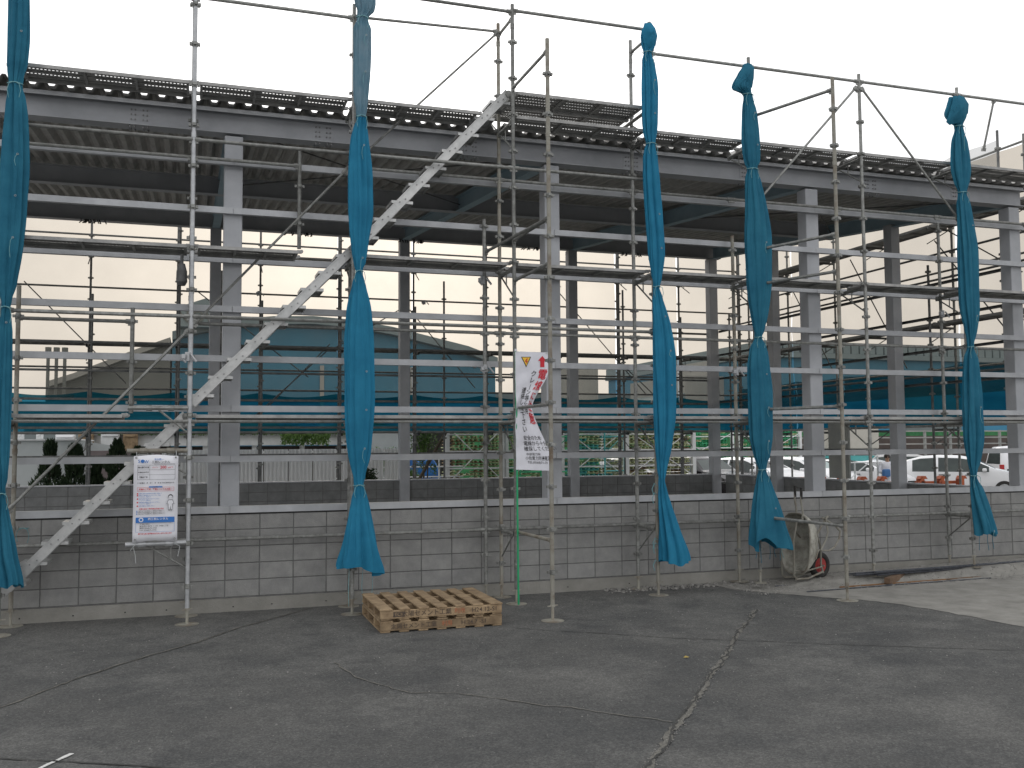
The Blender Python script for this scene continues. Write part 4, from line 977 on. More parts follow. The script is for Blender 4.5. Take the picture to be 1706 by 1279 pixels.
# ---------------------------------------------------------------- rear and end scaffolds
rs = thing('rear_scaffold', 'scaffold behind the building frame, seen dark against its mesh sheets', 'scaffold')
RX = [-2.4+1.829*i for i in range(11)]
YR0, YR1 = 10.35, 10.95
for i, x in enumerate(RX):
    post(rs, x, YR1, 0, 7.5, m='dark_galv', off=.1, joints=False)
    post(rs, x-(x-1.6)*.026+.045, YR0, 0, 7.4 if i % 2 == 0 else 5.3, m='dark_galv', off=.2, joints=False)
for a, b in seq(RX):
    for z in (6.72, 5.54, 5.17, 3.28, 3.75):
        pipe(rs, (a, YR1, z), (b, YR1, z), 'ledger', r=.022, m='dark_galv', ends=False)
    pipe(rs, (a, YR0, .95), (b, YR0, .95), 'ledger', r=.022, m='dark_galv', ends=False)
    for z in (2.32, 4.27, 6.36):
        deck(rs, a+.04, b-.04, z, YR0+.04, .5)
for x in RX:
    for z in (2.24, 4.18, 6.28): bracket(rs, x, YR0, YR1, z, 'dark_galv')
for (x0, z0, x1, z1) in ((-1.9, 5.6, .2, 3.4), (1.6, 5.6, 4.2, 3.6), (6.55, 5.4, 8.3, 3.4), (4.7, 4.4, 3.0, 2.6), (6.4, 5.3, 4.8, 4.3), (10.1, 6.4, 13.0, 3.3), (12.3, 4.1, 13.9, 2.7), (4.7, 4.3, 2.9, 2.6)):
    pipe(rs, (x0, YR1-.05, z0), (x1, YR1-.05, z1), 'brace', r=.013, m='dark_galv', ends=False)
for x, z in ((3.05, 5.55), (7.0, 5.5), (10.2, 5.1), (8.3, 3.95)): clamp(rs, x, YR1-.05, z, 1.1)
for x in (2.2, 7.3, 12.0):
    post(rs, x, YR0-.25, 0, 5.9, m='dark_galv', off=.3, joints=False)

es = thing('end_scaffold', 'scaffold beyond the right hand end wall, receding towards the back', 'scaffold')
EY = [1.10, 2.9, 4.75, 6.55, 8.4, 10.2]
XE0, XE1 = 15.15, 15.75
for y in EY:
    post(es, XE0, y, 0, 7.5 if y < 2 else 5.4+(.0), m='dark_galv', off=.1, joints=False)
    post(es, XE1, y, 0, 7.5, m='galv', off=.05, joints=False)
post(es, XE1, -.7, 0, 7.1, m='galv', joints=False); post(es, XE0, -.7, 0, 6.9, m='galv', joints=False)
for a, b in seq([-.7]+EY):
    for z in (5.57, 5.08, 3.72, 3.24): pipe(es, (XE0, a, z), (XE0, b, z), 'ledger', r=.022, m='dark_galv', ends=False)
    for z in (5.35, 7.37, 3.4): pipe(es, (XE1, a, z), (XE1, b, z), 'ledger', r=.022, m='galv', ends=False)
    for z in (2.30, 4.27, 6.20):
        k = (round(b-a, 2), .47, 3)
        if k not in PL: PL[k] = plank_mesh(*k)
        put('deck_plank', PL[k], es, (XE1-.06, a+.02, z), (0, 0, R(90)))
for y in EY:
    for z in (2.2, 4.18, 6.12):
        t = MB(); t.tube((XE0, y, z), (XE1, y, z), RT, 8); t.tube((XE0, y, z-.3), (XE1-.1, y, z-.02), .011, 6); t.obj('bracket', M['dark_galv'], es)
for (ya, za, yb, zb2) in ((5.9, 6.1, 4.2, 3.5), (3.3, 6.0, 1.6, 4.0), (8.3, 6.0, 6.6, 3.6), (2.9, 6.1, 1.2, 5.0)):
    pipe(es, (XE1-.05, ya, za), (XE1-.05, yb, zb2), 'brace', r=.013, m='dark_galv', ends=False)

def net(x0, x1, z0, z1, mname, label, group, axis='x', at=11.05, scallop=0, cat='sheet', name='mesh_sheet', seed=0):
    rnd = random.Random(seed); nu, nv = 16, 26; vs = []; f = []; ph = rnd.uniform(0, 6)
    for j in range(nv+1):
        for i in range(nu+1):
            u, v = i/nu, j/nv; s_ = x0+(x1-x0)*u; z = z0+(z1-z0)*v
            bl = .05*math.sin(u*math.pi)*math.sin(v*math.pi*3+ph)+.015*math.sin(u*17+v*9+ph)+.010*math.sin(u*5-v*31)
            if scallop and v > .9: z -= scallop*math.sin(u*math.pi)*(v-.9)*10
            vs.append((s_, at+bl, z) if axis == 'x' else (at+bl, s_, z))
    for j in range(nv):
        for i in range(nu): a = j*(nu+1)+i; f.append((a, a+1, a+nu+2, a+nu+1))
    me = bpy.data.meshes.new(name); me.from_pydata(vs, [], f); me.materials.append(M[mname]); me.polygons.foreach_set('use_smooth', [True]*len(me.polygons))
    return tag(put(name, me), label, cat, group)
ordn = ['leftmost', 'second', 'third', 'fourth', 'fifth', 'sixth', 'seventh', 'eighth', 'ninth', 'tenth', 'eleventh']
for i, (a, b) in enumerate(seq(RX)):
    w = 'leftmost' if i == 0 else ordn[i]+' from the left of the'
    net(a+.015, b-.015, 3.02, 7.6, 'white_net', '%s tall white mesh sheets on the rear scaffold' % (w if i else 'leftmost of the'), 'white mesh sheets on the rear scaffold', seed=i)
    net(a+.010, b-.010, 2.32, 3.22, 'blue_net', '%s dark blue strips hung low on the rear scaffold' % (w if i else 'leftmost of the'), 'dark blue mesh strips along the foot of the rear scaffold', at=11.0-.0, scallop=.09, seed=i+20)
EY2 = [-.9]+EY+[11.05]
for i, (a, b) in enumerate(seq(EY2)):
    w = 'nearest of the' if i == 0 else ordn[i]+' from the front of the'
    net(a+.015, b-.015, 2.9, 7.36 if i < 2 else 7.3, 'white_net', '%s white mesh sheets on the end scaffold' % w, 'white mesh sheets on the end scaffold', 'y', 15.86, seed=i+40)
    net(a+.01, b-.01, 2.28, 3.5, 'blue_net', '%s dark blue strips on the end scaffold' % w, 'dark blue mesh strips on the end scaffold', 'y', 15.93, scallop=.05, seed=i+60)
net(1.12, 2.5, 6.62, 7.34, 'pale_net', 'pale mesh panel above the roof edge at the right corner', None, 'y', 15.20, seed=90)

# ---------------------------------------------------------------- far buildings
def arc_building(name, label, pts, y0, y1, wall, roof_m, rim):
    t = thing(name, label, 'building')
    poly = [(pts[0][0], 0)]+pts+[(pts[-1][0], 0)]
    MB().prism(poly, y0, y1).obj('wall', M[wall], t)
    k = MB(); n = len(pts)
    vs = [(x, y0-.6, z+.02) for x, z in pts]+[(x, y0-.6, z+rim) for x, z in pts]+[(x, y1, z+.02) for x, z in pts]+[(x, y1, z+rim) for x, z in pts]; f = []
    for i in range(n-1): f += [(i, i+1, n+i+1, n+i), (n+i, n+i+1, 3*n+i+1, 3*n+i), (i, 2*n+i, 2*n+i+1, i+1), (2*n+i, 3*n+i, 3*n+i+1, 2*n+i+1)]
    k.add(vs, f); k.obj('roof', M[roof_m], t)
    return t
bA = arc_building('warehouse', 'grey left wing of the curved roof warehouse behind the mesh sheets', [(-6.2, 5.4), (-4.8, 5.9), (-3.0, 6.7), (-1.4, 7.4), (.35, 8.1)], 48, 80, 'wh_grey', 'far_grey', .35)
bB = arc_building('warehouse', 'large blue warehouse with a low curved roof behind the rear mesh sheets', [(.45, 8.3), (2, 8.75), (4, 9.15), (6.2, 9.4), (8.6, 9.5), (11, 9.35), (13.5, 9.0), (16, 8.45), (18.5, 7.9), (20.5, 7.2)], 48, 82, 'wh_blue', 'wh_rim', .5)
k = MB(); k.bx(6.3, 8.6, 52, 56, 9.4, 10.3); k.obj('roof_box', M['wh_rim'], bB)
k = MB()
for x in (3.2, 9.1, 14.8): k.bx(x, x+.25, 47.9, 47.99, 0, 7)
k.obj('wall_strip', M['far_grey'], bB)
k = MB(); k.bx(.7, 3.9, 46.5, 50, 9.0, 10.1); k.prism([(.7, 10.1), (3.9, 10.1), (2.3, 10.7)], 46.5, 50)
k2 = text_mesh('lettering', 'NOWA', 1.0, M['wh_grey'], lambda a, b: Vector((2.3+a, 46.45, 9.55+b)), bB, .02); k.obj('roof_sign_block', M['wh_rim'], bB)
bC = thing('factory_building', 'blue clad factory with saw edged roofline behind the end scaffold at right', 'building')
MB().bx(34, 75, 38, 60, 0, 7.5).obj('wall', M['wh_blue'], bC); k = MB(); x = 33.8
while x < 75: k.bx(x, x+.5, 37.8, 60, 7.52, 8.1); x += .62
k.obj('roof_rib', M['wh_rim'], bC)['kind'] = 'stuff'; MB().bx(33.8, 75.2, 37.7, 60.2, 7.2, 7.5).obj('fascia', M['wh_rim'], bC)
MB().bx(44, 49, 37.85, 37.98, 1, 5.5).obj('door', M['wh_grey'], bC)
bD = thing('water_tank', 'round grey roof tank silhouette behind the netting near the middle', 'tank')
k = MB(); k.tube((25.5, 46, 4.6), (25.5, 46, 6.9), 1.35, 20); k.obj('drum', M['far_grey'], bD); MB().bx(22.5, 29, 44, 50, 0, 4.6).obj('plinth', M['wh_grey'], bD)
bE = thing('house', 'pale stepped house silhouette behind the netting right of the slim blue sheet', 'building')
MB().bx(31.2, 37.5, 42, 50, 0, 6.3).obj('wall', M['far_grey'], bE); MB().bx(33.5, 37.5, 43, 49, 6.3, 7.4).obj('upper_storey', M['far_grey'], bE); MB().prism([(27, 3.6), (31.2, 3.6), (31.2, 5.2)], 42, 50).obj('lean_to_roof', M['wh_rim'], bE)
bF = thing('factory_building', 'long low blue grey shed at the foot of the skyline in the centre', 'building')
MB().bx(20.5, 36, 52, 60, 0, 5.6).obj('wall', M['wh_rim'], bF)
for i in range(3):
    t = thing('vent_stack', '%s of three thin roof vents at far left behind the netting' % ('left', 'middle', 'right')[i], 'vent', 'three roof vents')
    t.location = (-5.95+.42*i, 46, 0); k = MB(); k.tube((0, 0, 4.5), (0, 0, 7.1), .09, 8); k.obj('pipe', M['wh_grey'], t); k = MB(); k.tube((0, 0, 7.1), (0, 0, 7.55), .16, 8); k.obj('cowl', M['wh_grey'], t)
k = MB(); k.bx(-8, -4, 45, 50, 0, 4.5); tag(k.obj('plant_building', M['wh_grey']), 'low grey block under the three thin roof vents', 'building')

# ---------------------------------------------------------------- yard behind: left
wbld = thing('site_office', 'pale flat roofed wall and shed at far left behind the conifers', 'building')
MB().bx(-9, -1.10, 14.6, 18, 0, 2.16).obj('wall', M['whitewall'], wbld)
k = MB(); k.add([(-1.09, 14.6, 0), (-.35, 15.6, 0), (-.35, 15.6, 2.02), (-1.09, 14.6, 2.16)], [(0, 1, 2, 3)]); k.obj('return_wall', M['whitewall'], wbld)
MB().bx(-9.05, -1.05, 14.55, 18, 2.165, 2.20).obj('coping', M['white_paint'], wbld)
k = MB(); k.bx(-9.02, -1.08, 14.58, 14.597, .9, .95); k.obj('ledge', M['white_paint'], wbld)
cb = thing('canopy_building', 'white low canopy with posts and dark recess behind the panel fence', 'building')
MB().bx(-1.2, 8, 18.5, 24, 2.02, 2.34).obj('fascia', M['white_paint'], cb); MB().bx(-1.2, 8, 19.5, 24, 0, 2.0).obj('recess', M['brown'], cb)
MB().bx(-1.3, 8.1, 18.4, 24, 2.345, 2.365).obj('roof', M['far_grey'], cb)
for x in (-.9, .55, 2.0, 3.45, 4.9, 6.35): MB().bx(x-.07, x+.07, 18.6, 18.74, 0, 2.02).obj('post', M['white_paint'], cb)
pf_ = thing('panel_fence', 'long white corrugated panel fence beyond the rear wall', 'fence')
for i in range(10):
    x0 = .9+.62*i; k = MB(); y = 13.6-.32*(x0-.9)*.95; prof = []
    xs = x0
    vs = []; f = []
    n = 24
    for q in range(n+1):
        xx = x0+.6*q/n; yy = 13.6-(xx-.9)*.05+(.012 if q % 4 in (1, 2) else -.012); vs += [(xx, yy, .05), (xx, yy, 1.90)]
    for q in range(n): f.append((2*q, 2*q+2, 2*q+3, 2*q+1))
    k.add(vs, f); k.obj('panel', M['fence_panel'], pf_)
k = MB(); k.bx(.9, 7.1, 13.64, 13.68, 1.80, 1.86); k.obj('rail', M['white_paint'], pf_)
pk = MB(); pk.bx(-.9, .85, 14.3, 14.36, 0, 1.9); tag(pk.obj('screen_panel', M['pink_panel']), 'dull pinkish screen panel between the conifers and the white fence', 'fence')
def conifer(x, y, h, w, label, seed, m='leaf', name='conifer', cat='tree'):
    rnd = random.Random(seed); t = thing(name, label, cat, loc=(x, y, 0))
    MB().tube((0, 0, 0), (0, 0, h*.8), .05, 7, .02).obj('trunk', M['bark'], t)
    k = MB()
    for _ in range(3600):
        f = rnd.random()**.8; z = .15+f*(h-.15); r = w*1.45*(1-f)**.5*(.85+.25*math.sin(z*6+seed)+.15*math.sin(z*13))*math.sqrt(rnd.uniform(.15, 1))
        a = rnd.uniform(0, 6.283); p = Vector((r*math.cos(a), r*math.sin(a), z)); s_ = rnd.uniform(.03, .07)
        d = Vector((math.cos(a)*.5, math.sin(a)*.5, 1)).normalized(); e = d.cross(Vector((rnd.uniform(-1, 1), rnd.uniform(-1, 1), rnd.uniform(-1, 1)))).normalized()
        k.add([p-e*s_*.4, p+e*s_*.4, p+d*s_*1.8], [(0, 1, 2)])
    k.obj('foliage', M[m], t); return t
conifer(-1.47, 12.2, 2.12, .34, 'leftmost dark conifer with a sharp tip before the pale wall', 1)
conifer(-.92, 12.0, 2.02, .38, 'second dark conifer, broad and close beside the leftmost one', 2)
conifer(-.48, 12.1, 1.70, .28, 'small low conifer third from left', 3)
conifer(-.02, 11.9, 2.12, .34, 'tall dark conifer directly behind the upper poster rail', 4)
conifer(.42, 11.8, 1.95, .30, 'dark conifer just left of the white poster rail post', 5)
conifer(.80, 11.9, 1.7, .25, 'small conifer before the white fence, rightmost of the row', 6)
hg = MB(); rnd = random.Random(8)
for _ in range(9000):
    x = rnd.uniform(-1.0, 8.6); z = 2.34+rnd.random()**1.5*(.30+.1*math.sin(x*2.1)); y = 18.6+rnd.uniform(-.3, .5)
    if 4.2 < x < 5.6: z -= rnd.random()*.35; y -= .9
    s_ = rnd.uniform(.03, .07); e = Vector((rnd.uniform(-1, 1), rnd.uniform(-1, 1), rnd.uniform(-1, 1))).normalized(); d = Vector((rnd.uniform(-1, 1), rnd.uniform(-1, 1), 1)).normalized(); p = Vector((x, y, z))
    hg.add([p-e*s_, p+e*s_, p+d*s_*1.6], [(0, 1, 2)])
tag(hg.obj('hedge', M['leaf2']), 'strip of green climbing foliage along the top of the white canopy', 'hedge', None, 'stuff')
# clutter of tiny roofs and gear over the left wall
for i, (x, w, h, m) in enumerate(((-3.9, .35, .20, 'white_paint'), (-3.1, .14, .28, 'white_paint'), (-2.6, .14, .28, 'white_paint'), (-2.1, .5, .12, 'car_white'), (-1.5, .4, .18, 'wood'), (-.9, .5, .22, 'white_paint'), (-.3, .4, .16, 'wood'))):
    k = MB(); k.bx(x, x+w, 18.2, 18.6, 0, 2.24+h); k.bx(x+.03, x+w-.03, 18.15, 18.19, 2.24+h*.3, 2.24+h*.7); tag(bevel(k.obj('stacked_crate', M[m]), .01, 1), ['white box top at far left above the pale wall', 'thin white post pair, left one, above the pale wall', 'thin white post, right one of the pair, above the pale wall', 'white low lid above the pale wall', 'brown box peeping above the pale wall', 'white box above the conifers', 'brown box right of the white one above the conifers'][i], 'box')

# ---------------------------------------------------------------- yard behind: middle
gw = MB(); gw.bx(6.6, 8.15, 17.2, 17.5, 0, 2.6); gw.bx(6.6, 8.15, 17.17, 17.195, 2.52, 2.6); tag(gw.obj('concrete_wall', M['whitewall']), 'grey wall slab behind the shrubs left of the racks', 'wall')
def shrub(x, y, z0, h, w, label, seed, n=1800, m='leaf2'):
    rnd = random.Random(seed); t = thing('shrub', label, 'shrub', loc=(x, y, 0)); k = MB()
    for b in range(5): k.tube((0, 0, 0), (rnd.uniform(-w, w)*.6, rnd.uniform(-w, w)*.4, z0+h*rnd.uniform(.5, .9)), .02, 5, .006)
    k.obj('stem', M['bark'], t); k = MB()
    cl = [(rnd.gauss(0, w*.45), rnd.gauss(0, w*.3), z0+h*rnd.uniform(.1, .9)) for _ in range(16)]
    for _ in range(n):
        c = rnd.choice(cl); p = Vector((c[0]+rnd.gauss(0, w*.2), c[1]+rnd.gauss(0, w*.2), min(z0+h*1.1, c[2]+rnd.gauss(0, h*.13)))); s_ = rnd.uniform(.025, .06)
        e = Vector((rnd.uniform(-1, 1), rnd.uniform(-1, 1), rnd.uniform(-1, 1))).normalized(); d = Vector((rnd.uniform(-1, 1), rnd.uniform(-1, 1), rnd.uniform(-.3, 1))).normalized()
        k.add([p-e*s_*.5, p+e*s_*.5, p+d*s_*1.5], [(0, 1, 2)])
    k.obj('foliage', M[m], t); return t
shrub(5.75, 12.2, .8, .55, .25, 'dark leafy shrub low beside the second blue sheet', 3, m='leaf')
shrub(6.85, 15.5, 1.1, .75, .5, 'round green shrub before the grey wall slab', 4)
shrub(7.4, 15.3, .9, .45, .4, 'low green shrub right of the round one', 5)
shrub(7.25, 11.9, 1.3, 1.05, .35, 'thin leafy sapling beside the back column, left of the racks', 6, 1300)
rl = thing('handrail', 'white tube handrail beyond the rear wall in front of the blue tarpaulin', 'railing')
for x in (5.6, 6.45, 7.3, 8.2): MB().tube((x, 14.2, 0), (x, 14.2, 1.66), .025, 7).obj('post', M['white_paint'], rl)
for z in (1.64, 1.38, 1.1): MB().tube((5.0, 14.2, z), (8.9, 14.2, z), .02, 7).obj('rail', M['white_paint'], rl)
dk = MB(); dk.bx(8.2, 9.5, 17.6, 20, 0, 2.6); tag(dk.obj('shed', M['dark']), 'dark open shed left of the pallet racks', 'shed')
# blue tarpaulin heap
tv, tf = [], []; n = 22
for j in range(9):
    for i in range(n+1):
        u = i/n; v = j/8; h = (1.62-.12*math.cos(u*12))*min(1, math.sin(u*math.pi)**.25*1.05); tv.append((7.3+1.5*u, 15.9+.5*v, max(.05, h*(1-(2*v-1)**4)*1.0+.02*math.sin(u*40+v*9))))
for j in range(8):
    for i in range(n): a = j*(n+1)+i; tf.append((a, a+1, a+n+2, a+n+1))
me = bpy.data.meshes.new('tarpaulin'); me.from_pydata(tv, [], tf); me.materials.append(M['tarp_blue']); tag(put('tarpaulin', me), 'bright blue tarpaulin over a heap behind the white handrail', 'tarpaulin')
tag(MB().tube((6.9, 11.6, .9), (7.75, 11.6, 2.35), .045, 7).obj('leaning_pole', M['bark']), 'brown pole leaning behind the rear wall', 'pole')
# pallet racks with white frames
def rack(x0, x1, y, label, fill, seed, top=2.55):
    rnd = random.Random(seed); t = thing('storage_rack', label, 'rack', 'outdoor storage racks behind the rear wall'); 
    for x in (x0, x1): MB().bx(x-.06, x+.06, y, y+.12, 0, top).obj('upright', M['white_paint'], t)
    for z in (2.28, 1.80, 1.32): MB().bx(x0, x1, y-.01, y+.05, z-.02, z+.02).obj('beam', M['white_paint'], t)
    MB().tube((x0+.1, y-.03, 1.0), (x1-.1, y-.03, 2.4), .015, 5).obj('brace', M['white_paint'], t); MB().tube((x1-.1, y-.03, 1.0), (x0+.1, y-.03, 2.4), .015, 5).obj('brace', M['white_paint'], t)
    mm = {'y': 'rack_yellow', 'g': 'rack_green', 't': 'rack_teal', 'w': 'wood'}
    ms = sorted(set(fill)); kk = {c: MB() for c in ms}
    z = .4
    while z < top:
        for i in range(int((x1-x0)/.42)+1):
            c = rnd.choice(fill); a = x0+.05+.42*i+rnd.uniform(-.02, .02); b = min(x1-.05, a+.38)
            if b-a < .1 or rnd.random() < .1: continue
            q = kk[c]; q.bx(a, b, y+.2+rnd.uniform(0, .3), y+.9, z, z+.028)
            for xx in (a+.02, (a+b)/2, b-.05): q.bx(xx, xx+.03, y+.2, y+.5, z+.028, z+.075)
        z += .088
    for c in ms: kk[c].obj('stacked_frames', M[mm[c]], t)['kind'] = 'stuff'
    return t
rack(8.45, 10.1, 14.2, 'storage rack of yellowish stacked frames just right of the dark shed', 'yyyw', 1)
rack(10.2, 11.9, 14.2, 'storage rack of yellow and green frames behind the printed banner', 'yyyg', 2)
rack(12.0, 14.1, 14.4, 'storage rack with turquoise frames beside the middle column', 'tyty', 3)
rack(14.2, 16.6, 14.8, 'storage rack of yellowish frames left of the slim blue sheet', 'yyyw', 4)
rack(20.5, 23.6, 24.0, 'storage rack of green frames behind the dark cars', 'ggyy', 5)
rack(24.0, 27.0, 24.0, 'storage rack of green frames behind the small white car', 'gggy', 6)
rack(17.5, 20.2, 24.0, 'far storage rack of yellowish frames behind the silver car', 'yyyg', 7)
for i, x in enumerate((10.4, 11.3, 13.0)):
    k = MB()
    for z in (.6, 1.2, 1.75, 2.2): k.tube((x, 13.6, z), (x+.62, 13.6, z), .018, 6)
    for xx in (x, x+.62): k.tube((xx, 13.6, 0), (xx, 13.6, 2.35), .022, 6)
    k.tube((x+.1, 13.6, 1.8), (x+.52, 13.6, 2.15), .012, 5)
    tag(k.obj('stored_frame', M['rack_green' if i < 2 else 'rack_teal']), ['green tubular frame leaning behind the banner, left one', 'green tubular frame leaning behind the banner, right one', 'turquoise tubular frame standing before the racks'][i], 'frame')
gt = MB(); gt.bx(10, 60, 29.5, 30, 0, 2.6); tag(gt.obj('green_screen', M['grass_green']), 'green screened enclosure far behind the parked cars', 'screen')
lt = thing('yard_fence', 'tall grey lattice fence behind the parked cars at right', 'fence')
for i in range(16): MB().bx(27+1.5*i, 27.1+1.5*i, 24.9, 25, 0, 2.55).obj('post', M['panel_grey'], lt)
for z in (2.5, 2.2, 1.9, 1.6): MB().bx(27, 50.3, 24.88, 24.93, z-.03, z+.03).obj('rail', M['panel_grey'], lt)
dk = MB(); dk.bx(27, 60, 27, 27.4, 0, 2.3); tag(dk.obj('yard_wall', M['brown']), 'dark brown ribbed wall behind the lattice fence at right', 'wall')
cx = thing('tank_box', 'cream box tank on a light steel stand between the cars at right', 'container')
k = MB(); k.bx(20.9, 22.15, 13.0, 14.2, 1.78, 2.42); bevel(k.obj('box', M['cream'], cx), .03)
for x in (20.95, 22.1):
    for y in (13.05, 14.15): MB().tube((x, y, 0), (x, y, 1.78), .03, 6).obj('leg', M['white_paint'], cx)
MB().tube((20.95, 13, .8), (22.1, 13, 1.6), .02, 5).obj('brace', M['white_paint'], cx); MB().tube((20.95, 13, 1.35), (22.1, 13, 1.35), .02, 5).obj('beam', M['white_paint'], cx)
k = MB(); k.prism([(20.95+.115*i, 1.48-.09*math.sin(math.pi*i/10)) for i in range(11)]+[(22.1, 1.56), (20.95, 1.56)], 13.1, 14.1); k.obj('sling', M['rack_teal'], cx)

# ---------------------------------------------------------------- cars
def car(label, loc, rot, paint, L=4.2, Wd=1.7, H=1.5, kind='hatch', glass='glass', group='cars parked in the yard behind'):
    t = thing('parked_car', label, 'car', group, loc=(loc[0], loc[1], 0), rot=rot)
    # stations along x: 0 rear .. L front ; top outline
    if kind == 'hatch': top = [(0, .62), (.03, .95), (.10, 1.12), (.30, 1.34), (.75, H*.975), (1.35, H), (2.0, H*.985), (2.45, H*.93), (3.15, 1.03), (3.3, .99), (3.8, .86), (4.1, .70), (4.2, .50)]
    elif kind == 'van': top = [(0, .6), (.03, 1.0), (.12, 1.6), (.25, H*.97), (.9, H), (2.3, H*.99), (2.8, H*.93), (3.45, 1.18), (3.6, 1.10), (4.0, .95), (4.15, .75), (4.2, .5)]
    else: top = [(0, .6), (.03, .95), (.12, 1.05), (.35, H*.96), (.9, H), (2.1, H*.985), (2.4, H*.93), (3.0, 1.06), (3.15, 1.02), (3.85, .92), (4.12, .78), (4.2, .5)]
    sc = L/4.2; top = [(x*sc, z) for x, z in top]
    def tz(x):
        for (a, b), (c, d) in zip(top, top[1:]):
            if a <= x <= c: return b+(d-b)*(x-a)/(c-a)
        return top[-1][1]
    xs = sorted(set([round(L*i/44, 4) for i in range(45)]+[round(x, 4) for x, z in top]))
    belt = .92
    def ring(x):
        T = tz(x); e = min(x, L-x); w = Wd/2*(1-.16*max(0, 1-e/.45)**2); bl = min(belt+.04*(L-x)/L*0, T-.03)
        b = .24; gh = max(0, T-bl)
        return [(x, w*.93, b), (x, w, .42), (x, w*1.0, .62), (x, w*.985, bl), (x, w*.985-gh*.30, bl+gh*.86), (x, w*.86-gh*.34, T-.005), (x, 0, T+.015*min(1, e))]
    rs_ = [ring(x) for x in xs]; n = 7
    body, glassq, shield, rearw = MB(), MB(), MB(), MB()
    V = []
    for s_ in (1, -1):
        for r in rs_: V.append([(p[0], s_*p[1], p[2]) for p in r])
    m = len(xs)
    ws = [x for x, z in top]; 
    if kind == 'hatch': g0, g1, w0, w1, r0_, r1_ = .45*sc, 2.95*sc, 2.45*sc, 3.15*sc, .08*sc, .34*sc
    elif kind == 'van': g0, g1, w0, w1, r0_, r1_ = .35*sc, 3.2*sc, 2.8*sc, 3.45*sc, .04*sc, .22*sc
    else: g0, g1, w0, w1, r0_, r1_ = .5*sc, 2.8*sc, 2.4*sc, 3.0*sc, .13*sc, .34*sc
    pill = [1.25*sc, 2.1*sc] if kind != 'van' else [1.1*sc, 2.15*sc]
    for s_ in (0, 1):
        for i in range(m-1):
            xm = (xs[i]+xs[i+1])/2
            for j in range(n-1):
                q = [V[s_*m+i][j], V[s_*m+i+1][j], V[s_*m+i+1][j+1], V[s_*m+i][j+1]]
                if j == 3 and g0 < xm < g1 and tz(xm)-belt > .12 and not any(abs(xm-p) < .045 for p in pill): glassq.add(q, [(0, 1, 2, 3)])
                elif j >= 5 and w0+.05 < xm < w1-.02: shield.add(q, [(0, 1, 2, 3)])
                elif j >= 5 and r0_ < xm < r1_: rearw.add(q, [(0, 1, 2, 3)])
                else: body.add(q, [(0, 1, 2, 3)])
    for s_, i in ((0, 0), (1, 0), (0, m-1), (1, m-1)):
        r = V[s_*m+i]; body.add(r+[(r[0][0], 0, r[0][2])], [tuple(range(8))])
    me = body.mesh('body', M[paint])
    b = bmesh.new(); b.from_mesh(me); bmesh.ops.remove_doubles(b, verts=b.verts, dist=.0005); bmesh.ops.recalc_face_normals(b, faces=b.faces); b.to_mesh(me); b.free()
    me.polygons.foreach_set('use_smooth', [True]*len(me.polygons))
    try: me.set_sharp_from_angle(angle=R(50))
    except Exception: pass
    bo_ = put('body', me, t)
    for q, nm, gm in ((glassq, 'side_window', glass if glass != 'glass_pale' else 'glass'), (shield, 'windscreen', glass), (rearw, 'rear_window', 'glass')):
        if not q.f: continue
        q.v = [(x, y*.997, z) for x, y, z in q.v]; me = q.mesh(nm, M[gm]); b = bmesh.new(); b.from_mesh(me); bmesh.ops.remove_doubles(b, verts=b.verts, dist=.0005); bmesh.ops.recalc_face_normals(b, faces=b.faces); b.to_mesh(me); b.free(); me.polygons.foreach_set('use_smooth', [True]*len(me.polygons)); put(nm, me, t)
    for x in (.78*sc, 3.42*sc):
        for s_ in (1, -1):
            w = MB(); w.tube((x, s_*(Wd/2-.16), .31), (x, s_*(Wd/2+.01), .31), .31, 22); wo_ = w.obj('wheel', M['rubber'], t, True)
            w = MB(); w.tube((x, s_*(Wd/2+.005), .31), (x, s_*(Wd/2+.02), .31), .20, 16); w.obj('rim', M['galv_new'], wo_)
    for s_ in (1, -1):
        k = MB(); zf = tz(L-.22)-.03
        k.add([(L-.10, s_*(Wd/2-.10), .62), (L-.62, s_*(Wd/2+.004), .78), (L-.70, s_*(Wd/2-.01), .86), (L-.30, s_*(Wd/2-.12), .80), (L-.04, s_*(Wd/2-.28), .66)], [(0, 1, 2, 3, 4)]); k.obj('headlight', M['lamp'], t)
        k = MB(); k.bx(.0, .12, s_*(Wd/2-.26), s_*(Wd/2-.07), .78, .98); k.obj('tail_light', M['tail'], t)
        k = MB(); k.box((2.82*sc, s_*(Wd/2+.08), .99), (.14, .17, .12)); bevel(k.obj('mirror', M[paint], t), .035)
        k = MB(); k.bx(1.35*sc, 1.5*sc, s_*(Wd/2-.0), s_*(Wd/2+.02), .80, .825); k.bx(2.2*sc, 2.35*sc, s_*(Wd/2-.0), s_*(Wd/2+.02), .80, .825); k.obj('door_handle', M['trim'], t)
        k = MB()
        for xx in pill: k.bx(xx-.004, xx+.004, s_*(Wd/2-.02), s_*(Wd/2+.002), .35, .90)
        k.obj('door_gap', M['trim'], t)
    k = MB(); k.bx(L-.03, L+.012, -.42, .42, .50, .60); k.bx(L-.10, L-.01, -.5, .5, .30, .40); k.obj('grille', M['trim'], t)
    k = MB(); k.bx(L-.0, L+.02, -.17, .17, .41, .49); k.obj('number_plate', M['white_paint'], t)
    return t
car('large white hatchback nearest the right end, facing right', (26.5, 17.2), R(-46), 'car_white', 4.2, 1.75, 1.50, 'hatch')
car('silver wagon behind the rear wall, left of the slim blue sheet', (16.4, 20.6), R(-75), 'car_silver', 4.0, 1.7, 1.52, 'wagon')
car('black car mostly hidden behind the slim blue sheet', (18.8, 20.9), R(-80), 'car_black', 4.2, 1.7, 1.55, 'wagon')
